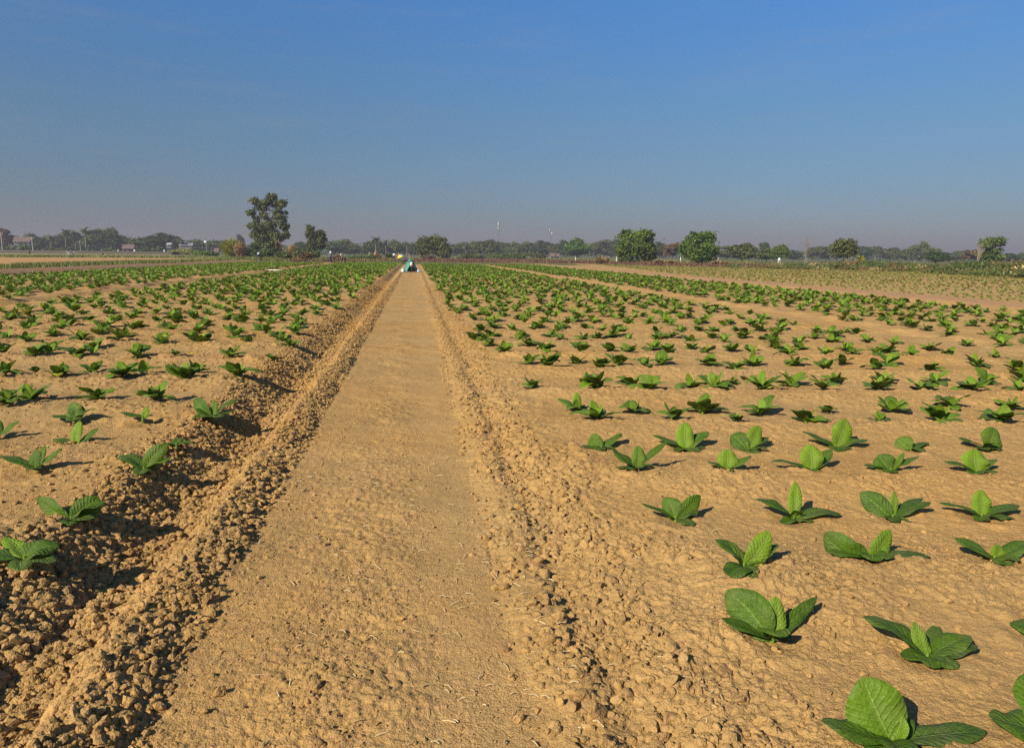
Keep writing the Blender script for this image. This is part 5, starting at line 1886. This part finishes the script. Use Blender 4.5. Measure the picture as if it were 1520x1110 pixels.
def pole(label, px, top, dist, rad_, mat, name="utility_pole", cat="utility pole", lean=0.0, arm=True, group=None):
    p = at(px, dist)
    h = zof(px, top, dist)
    root = thing(name, label, cat, (p[0], p[1], 0), group)
    MB().tube([(0, 0, -.3), (lean * .5, 0, h * .5), (lean, 0, h)], [rad_ * 1.15, rad_, rad_ * .85], 10).build("pole", mat, root)
    if arm:
        MB().box((lean, 0, h - .5), (1.6, .12, .12)).build("crossarm", mat, root, False)
        for x in (-.7, 0, .7):
            MB().lathe((lean + x, 0, h - .44), [(.0, 0), (.06, 0), (.05, .1), (.07, .14), (0, .2)], 8).build("insulator", M_WHITE, root)
    return root


G_P = "utility poles in front of the left tree line"
pole("white utility pole at the far left edge beside the brown tree", 3.6, 345, 330, .17, M_CONC, group=G_P)
pole("grey utility pole in front of the red roofed house", 27.5, 350, 335, .14, M_GREYWALL, group=G_P)
pole("white utility pole right of the red roofed house", 48.8, 352, 330, .19, M_CONC, group=G_P)
pole("thin white pole right of the tall thin palm", 119.5, 357, 330, .12, M_CONC, group=G_P)
pole("short white post left of the right bright tree", 1010.5, 377, 190, .10, M_WHITE, "post", "post", arm=False)
pole("white marker post just left of the left bright tree", 915.6, 381.5, 190, .16, M_WHITE, "post", "post", arm=False)
pole("short white post in the weeds below the brighter round tree", 854.5, 381.5, 240, .12, M_WHITE, "post", "post", arm=False)
pole("small white post at the foot of the middle palm", 548.3, 374.5, 260, .16, M_WHITE, "post", "post", arm=False)
pole("pale short post right of the two-lobed tree's trunk", 471.5, 375, 190, .12, M_CREAM, "post", "post", arm=False)
pole("white post in front of the domed tree", 244, 371, 330, .35, M_WHITE, "post", "post", arm=False)
pole("white post under the dull red roof", 200, 370.5, 340, .45, M_WHITE, "post", "post", arm=False)
pole("white post left of the dull red roof", 175.5, 371, 330, .3, M_WHITE, "post", "post", arm=False)
pole("leaning pale post right of the white post under the dome tree", 262, 373.5, 320, .3, M_CREAM, "post", "post", arm=False)

# masts
M_MAST = plain("galvanised_steel", (.20, .20, .21), .6, .3)


def mast(label, px, top, dist, w0, panels):
    p = at(px, dist)
    h = zof(px, top, dist)
    root = thing("radio_mast", label, "mast", (p[0], p[1], 0), "radio masts above the far trees")
    b = MB()
    L = [(w0 * math.cos(a), w0 * math.sin(a)) for a in (1.57, 3.67, 5.76)]
    for x, y in L:
        b.tube([(x, y, 0), (x * .8, y * .8, h)], [.13, .11], 6)
    k = 0
    z = 1.0
    while z < h - 1.5:
        for i_ in range(3):
            (x0, y0), (x1, y1) = L[i_], L[(i_ + 1) % 3]
            b.tube([(x0 * .92, y0 * .92, z), (x1 * .92, y1 * .92, z + 1.5)], .05, 4, caps=False)
        z += 1.5
    b.build("lattice", M_MAST, root)
    for dz, dx, hh, mt_ in panels:
        MB().box((dx, -w0 - .25, h - dz), (.42, .25, hh)).build("antenna_panel", mt_, root, False)
    return root


mast("tall radio mast with white antenna panels above the far trees", 740, 329.5, 520, .42, [(1.4, -.45, 2.6, M_WHITE), (1.4, .45, 2.6, M_GREY), (4.2, -.5, 1.1, M_WHITE), (4.6, .3, 2.4, M_GREY)])
mast("shorter pale radio mast with a cross of antennas right of the tall one", 817, 339.5, 560, .36, [(.9, -1.0, 1.2, M_WHITE), (.9, 1.2, 1.0, M_GREY), (3.2, .55, 2.0, M_WHITE), (.9, .2, .35, M_GREY)])
mast("smallest thin mast just right of the tall one", 745.5, 353, 640, .25, [(.7, 0, .8, M_GREY)])

# the raised road in front of the left village
dk = MB()
pts = [(-500, 372.5), (-160, 373), (0, 374.3), (120, 375.5), (260, 377.4)]
prof = [(-5, -.3), (-2.2, 1.0), (-1.8, 1.25), (2.5, 1.25), (5, -.3)]
rows_ = []
for px, py in pts:
    p = at(px, 300)
    rows_.append([(p[0] + GF[0] * o_, p[1] + GF[1] * o_, z) for o_, z in prof])
V = [v for r_ in rows_ for v in r_]
f_ = [[i_ * 5 + j_, (i_ + 1) * 5 + j_, (i_ + 1) * 5 + j_ + 1, i_ * 5 + j_ + 1] for i_ in range(len(pts) - 1) for j_ in range(4)]
M_DIKE = plain("embankment_soil", (.085, .07, .04), .95, scale=.8, var=.5)
tag(dk.add(V, f_).build("embankment", M_DIKE, None, False), "low dark raised road bank in front of the left village", None, None, "structure")

# blue smoke drifting in front of the large dark tree
p = at(150, 385)
smk = MB().lathe((0, 0, 0), [(0, -.2), (3.5, .2), (5.5, 1.4), (4.5, 3.2), (2, 4.4), (0, 4.8)], 16, rot=Matrix.Diagonal((1.5, .6, 1)))
mt, nt, ns, lk = nmat("smoke")
out = N(nt, "ShaderNodeOutputMaterial")
pv = N(nt, "ShaderNodeVolumePrincipled")
pv.inputs["Color"].default_value = (.35, .48, .85, 1)
pv.inputs["Density"].default_value = .010
lk.new(pv.outputs[0], out.inputs["Volume"])
tag(smk.build("smoke", mt, None, True, (p[0], p[1], .3)), "thin blue smoke drifting in front of the far left trees", "smoke", None, "stuff")

# hedge plants that hide the foot of the village
for k, (px, top, wpx, ml, lb) in enumerate([
    (12, 366, 16, M_OLIVE, "olive bush at the foot of the first white pole"),
    (23, 366, 12, M_DARKLEAF, "dark bush hiding the left end of the red roofed house"),
    (37, 362, 16, M_LEAF, "green bush in front of the red roofed house"),
    (57, 364, 16, M_DARKLEAF, "dark bush right of the second white pole"),
    (75, 366, 22, M_OLIVE, "olive bush under the first palm"),
    (100, 366, 20, M_LEAF, "green bush under the tall thin palm"),
    (135, 366, 24, M_DARKLEAF, "dark bush under the stoutest palm"),
    (166, 367, 22, M_LEAF, "green bush left of the dull red roof"),
    (215, 367, 26, M_DARKLEAF, "dark bush right of the dull red roof"),
    (237, 367, 18, M_LEAF, "green bush left of the flat white roof")]):
    dist = 350
    p = at(px, dist)
    H, W = zof(px, top, dist), wpx * dist / F
    q_ = np.random.default_rng(900 + k)
    root = thing("bush", lb, "bush", (p[0], p[1], 0), "bushes at the foot of the left village")
    b_ = MB()
    for j_ in range(4):
        b_.tube([(0, 0, -.1), (W * .1 * math.cos(j_ * 1.6), W * .1 * math.sin(j_ * 1.6), H * .6)], [.1, .04], 5)
    b_.build("stem", M_BARK, root)
    b_ = MB()
    crown(b_, [((0, 0, H * .5), (W * .33, 1.6, H * .4)), ((-W * .3, 0, H * .4), (W * .22, 1.4, H * .34)), ((W * .3, 0, H * .38), (W * .22, 1.4, H * .32))], .5, q_, .8)
    b_.build("foliage", ml, root, False)
# ------------------------------------------------------------------ daylight
SUN_AZ = R(50)            # the shadows run this far right of straight ahead along the track
SUN_EL = R(33)
w = bpy.data.worlds.new("World")
scene.world = w
w.use_nodes = True
nt = w.node_tree
nt.nodes.clear()
wo = N(nt, "ShaderNodeOutputWorld")
bg = N(nt, "ShaderNodeBackground")
sky = N(nt, "ShaderNodeTexSky")
sky.sky_type = 'NISHITA'
sky.sun_disc = False
sky.sun_elevation = SUN_EL
sky.altitude = 0
sky.air_density = 1.0
sky.dust_density = .3
sky.ozone_density = 5.0
sky.sun_rotation = SUN_AZ + math.pi
tcw = N(nt, "ShaderNodeTexCoord")
sxw = N(nt, "ShaderNodeSeparateXYZ")
nt.links.new(tcw.outputs["Generated"], sxw.inputs[0])
mrw = N(nt, "ShaderNodeValToRGB")
el = mrw.color_ramp.elements
el[0].position, el[0].color = 0.0, (.56, .51, .61, 1)
el[1].position, el[1].color = .165, (.76, .95, 1.03, 1)
for ps, c in ((.334, (.74, 1.36, 1.80, 1)), (.7, (.62, .95, 1.2, 1))):
    e_ = el.new(ps)
    e_.color = c
nt.links.new(sxw.outputs[2], mrw.inputs[0])
# the smog layer near the ground dulls the lower sky; above it the air is clean and deep blue
tint = mrw.outputs[0]
# faint thin streaks of high cirrus
mpw = N(nt, "ShaderNodeMapping")
mpw.inputs["Scale"].default_value = (2.2, 2.2, 17)
mpw.inputs["Rotation"].default_value = (0, R(4), 0)
nt.links.new(tcw.outputs["Generated"], mpw.inputs[0])
nzw = N(nt, "ShaderNodeTexNoise", i_Scale=2.4, i_Detail=7.0, i_Roughness=.62)
nt.links.new(mpw.outputs[0], nzw.inputs[0])
wsp = MATH(nt, 'MULTIPLY', MATH(nt, 'SUBTRACT', nzw.outputs[0], .52, clamp=True), .55)
skc = MIXC(nt, 1.0, sky.outputs[0], tint, 'MULTIPLY')
nt.links.new(MIXC(nt, wsp, skc, (4.4, 4.4, 4.6)), bg.inputs[0])
bg.inputs[1].default_value = .052
nt.links.new(bg.outputs[0], wo.inputs[0])
sd_ = bpy.data.lights.new("sun", 'SUN')
sd_.energy = 5.0
sd_.angle = R(.53)
sd_.color = (1.0, .89, .72)
so = bpy.data.objects.new("sun", sd_)
COL.objects.link(so)
sv = Vector((-math.sin(SUN_AZ) * math.cos(SUN_EL), -math.cos(SUN_AZ) * math.cos(SUN_EL), math.sin(SUN_EL)))
so.rotation_euler = sv.to_track_quat('Z', 'Y').to_euler()
so.location = (-20, -30, 40)

if HAZE > 0:
    hb = MB().box((0, 1450, 19.5), (5200, 5200, 45))
    mt, nt, ns, lk = nmat("haze_air")
    out = N(nt, "ShaderNodeOutputMaterial")
    pv = N(nt, "ShaderNodeVolumePrincipled")
    pv.inputs["Color"].default_value = (.52, .505, .59, 1)
    pv.inputs["Density"].default_value = HAZE
    pv.inputs["Anisotropy"].default_value = 0.1
    lk.new(pv.outputs[0], out.inputs["Volume"])
    tag(hb.build("haze", mt), "thin grey-blue haze over the fields", "haze", None, "stuff")

vs = scene.view_settings
vs.view_transform = 'Standard'
vs.look = 'None'
vs.gamma = 1
vs.exposure = EXPO
scene.display_settings.display_device = 'sRGB'
scene.render.engine = 'CYCLES'
cy = scene.cycles
cy.max_bounces = 6
cy.diffuse_bounces = 2
cy.glossy_bounces = 2
cy.transmission_bounces = 3
cy.volume_bounces = 0
cy.transparent_max_bounces = 8
cy.use_denoising = False
cy.denoiser = 'OPENIMAGEDENOISE'
cy.denoising_input_passes = 'RGB_ALBEDO_NORMAL'
cy.denoising_prefilter = 'ACCURATE'
cy.sample_clamp_indirect = 4.0
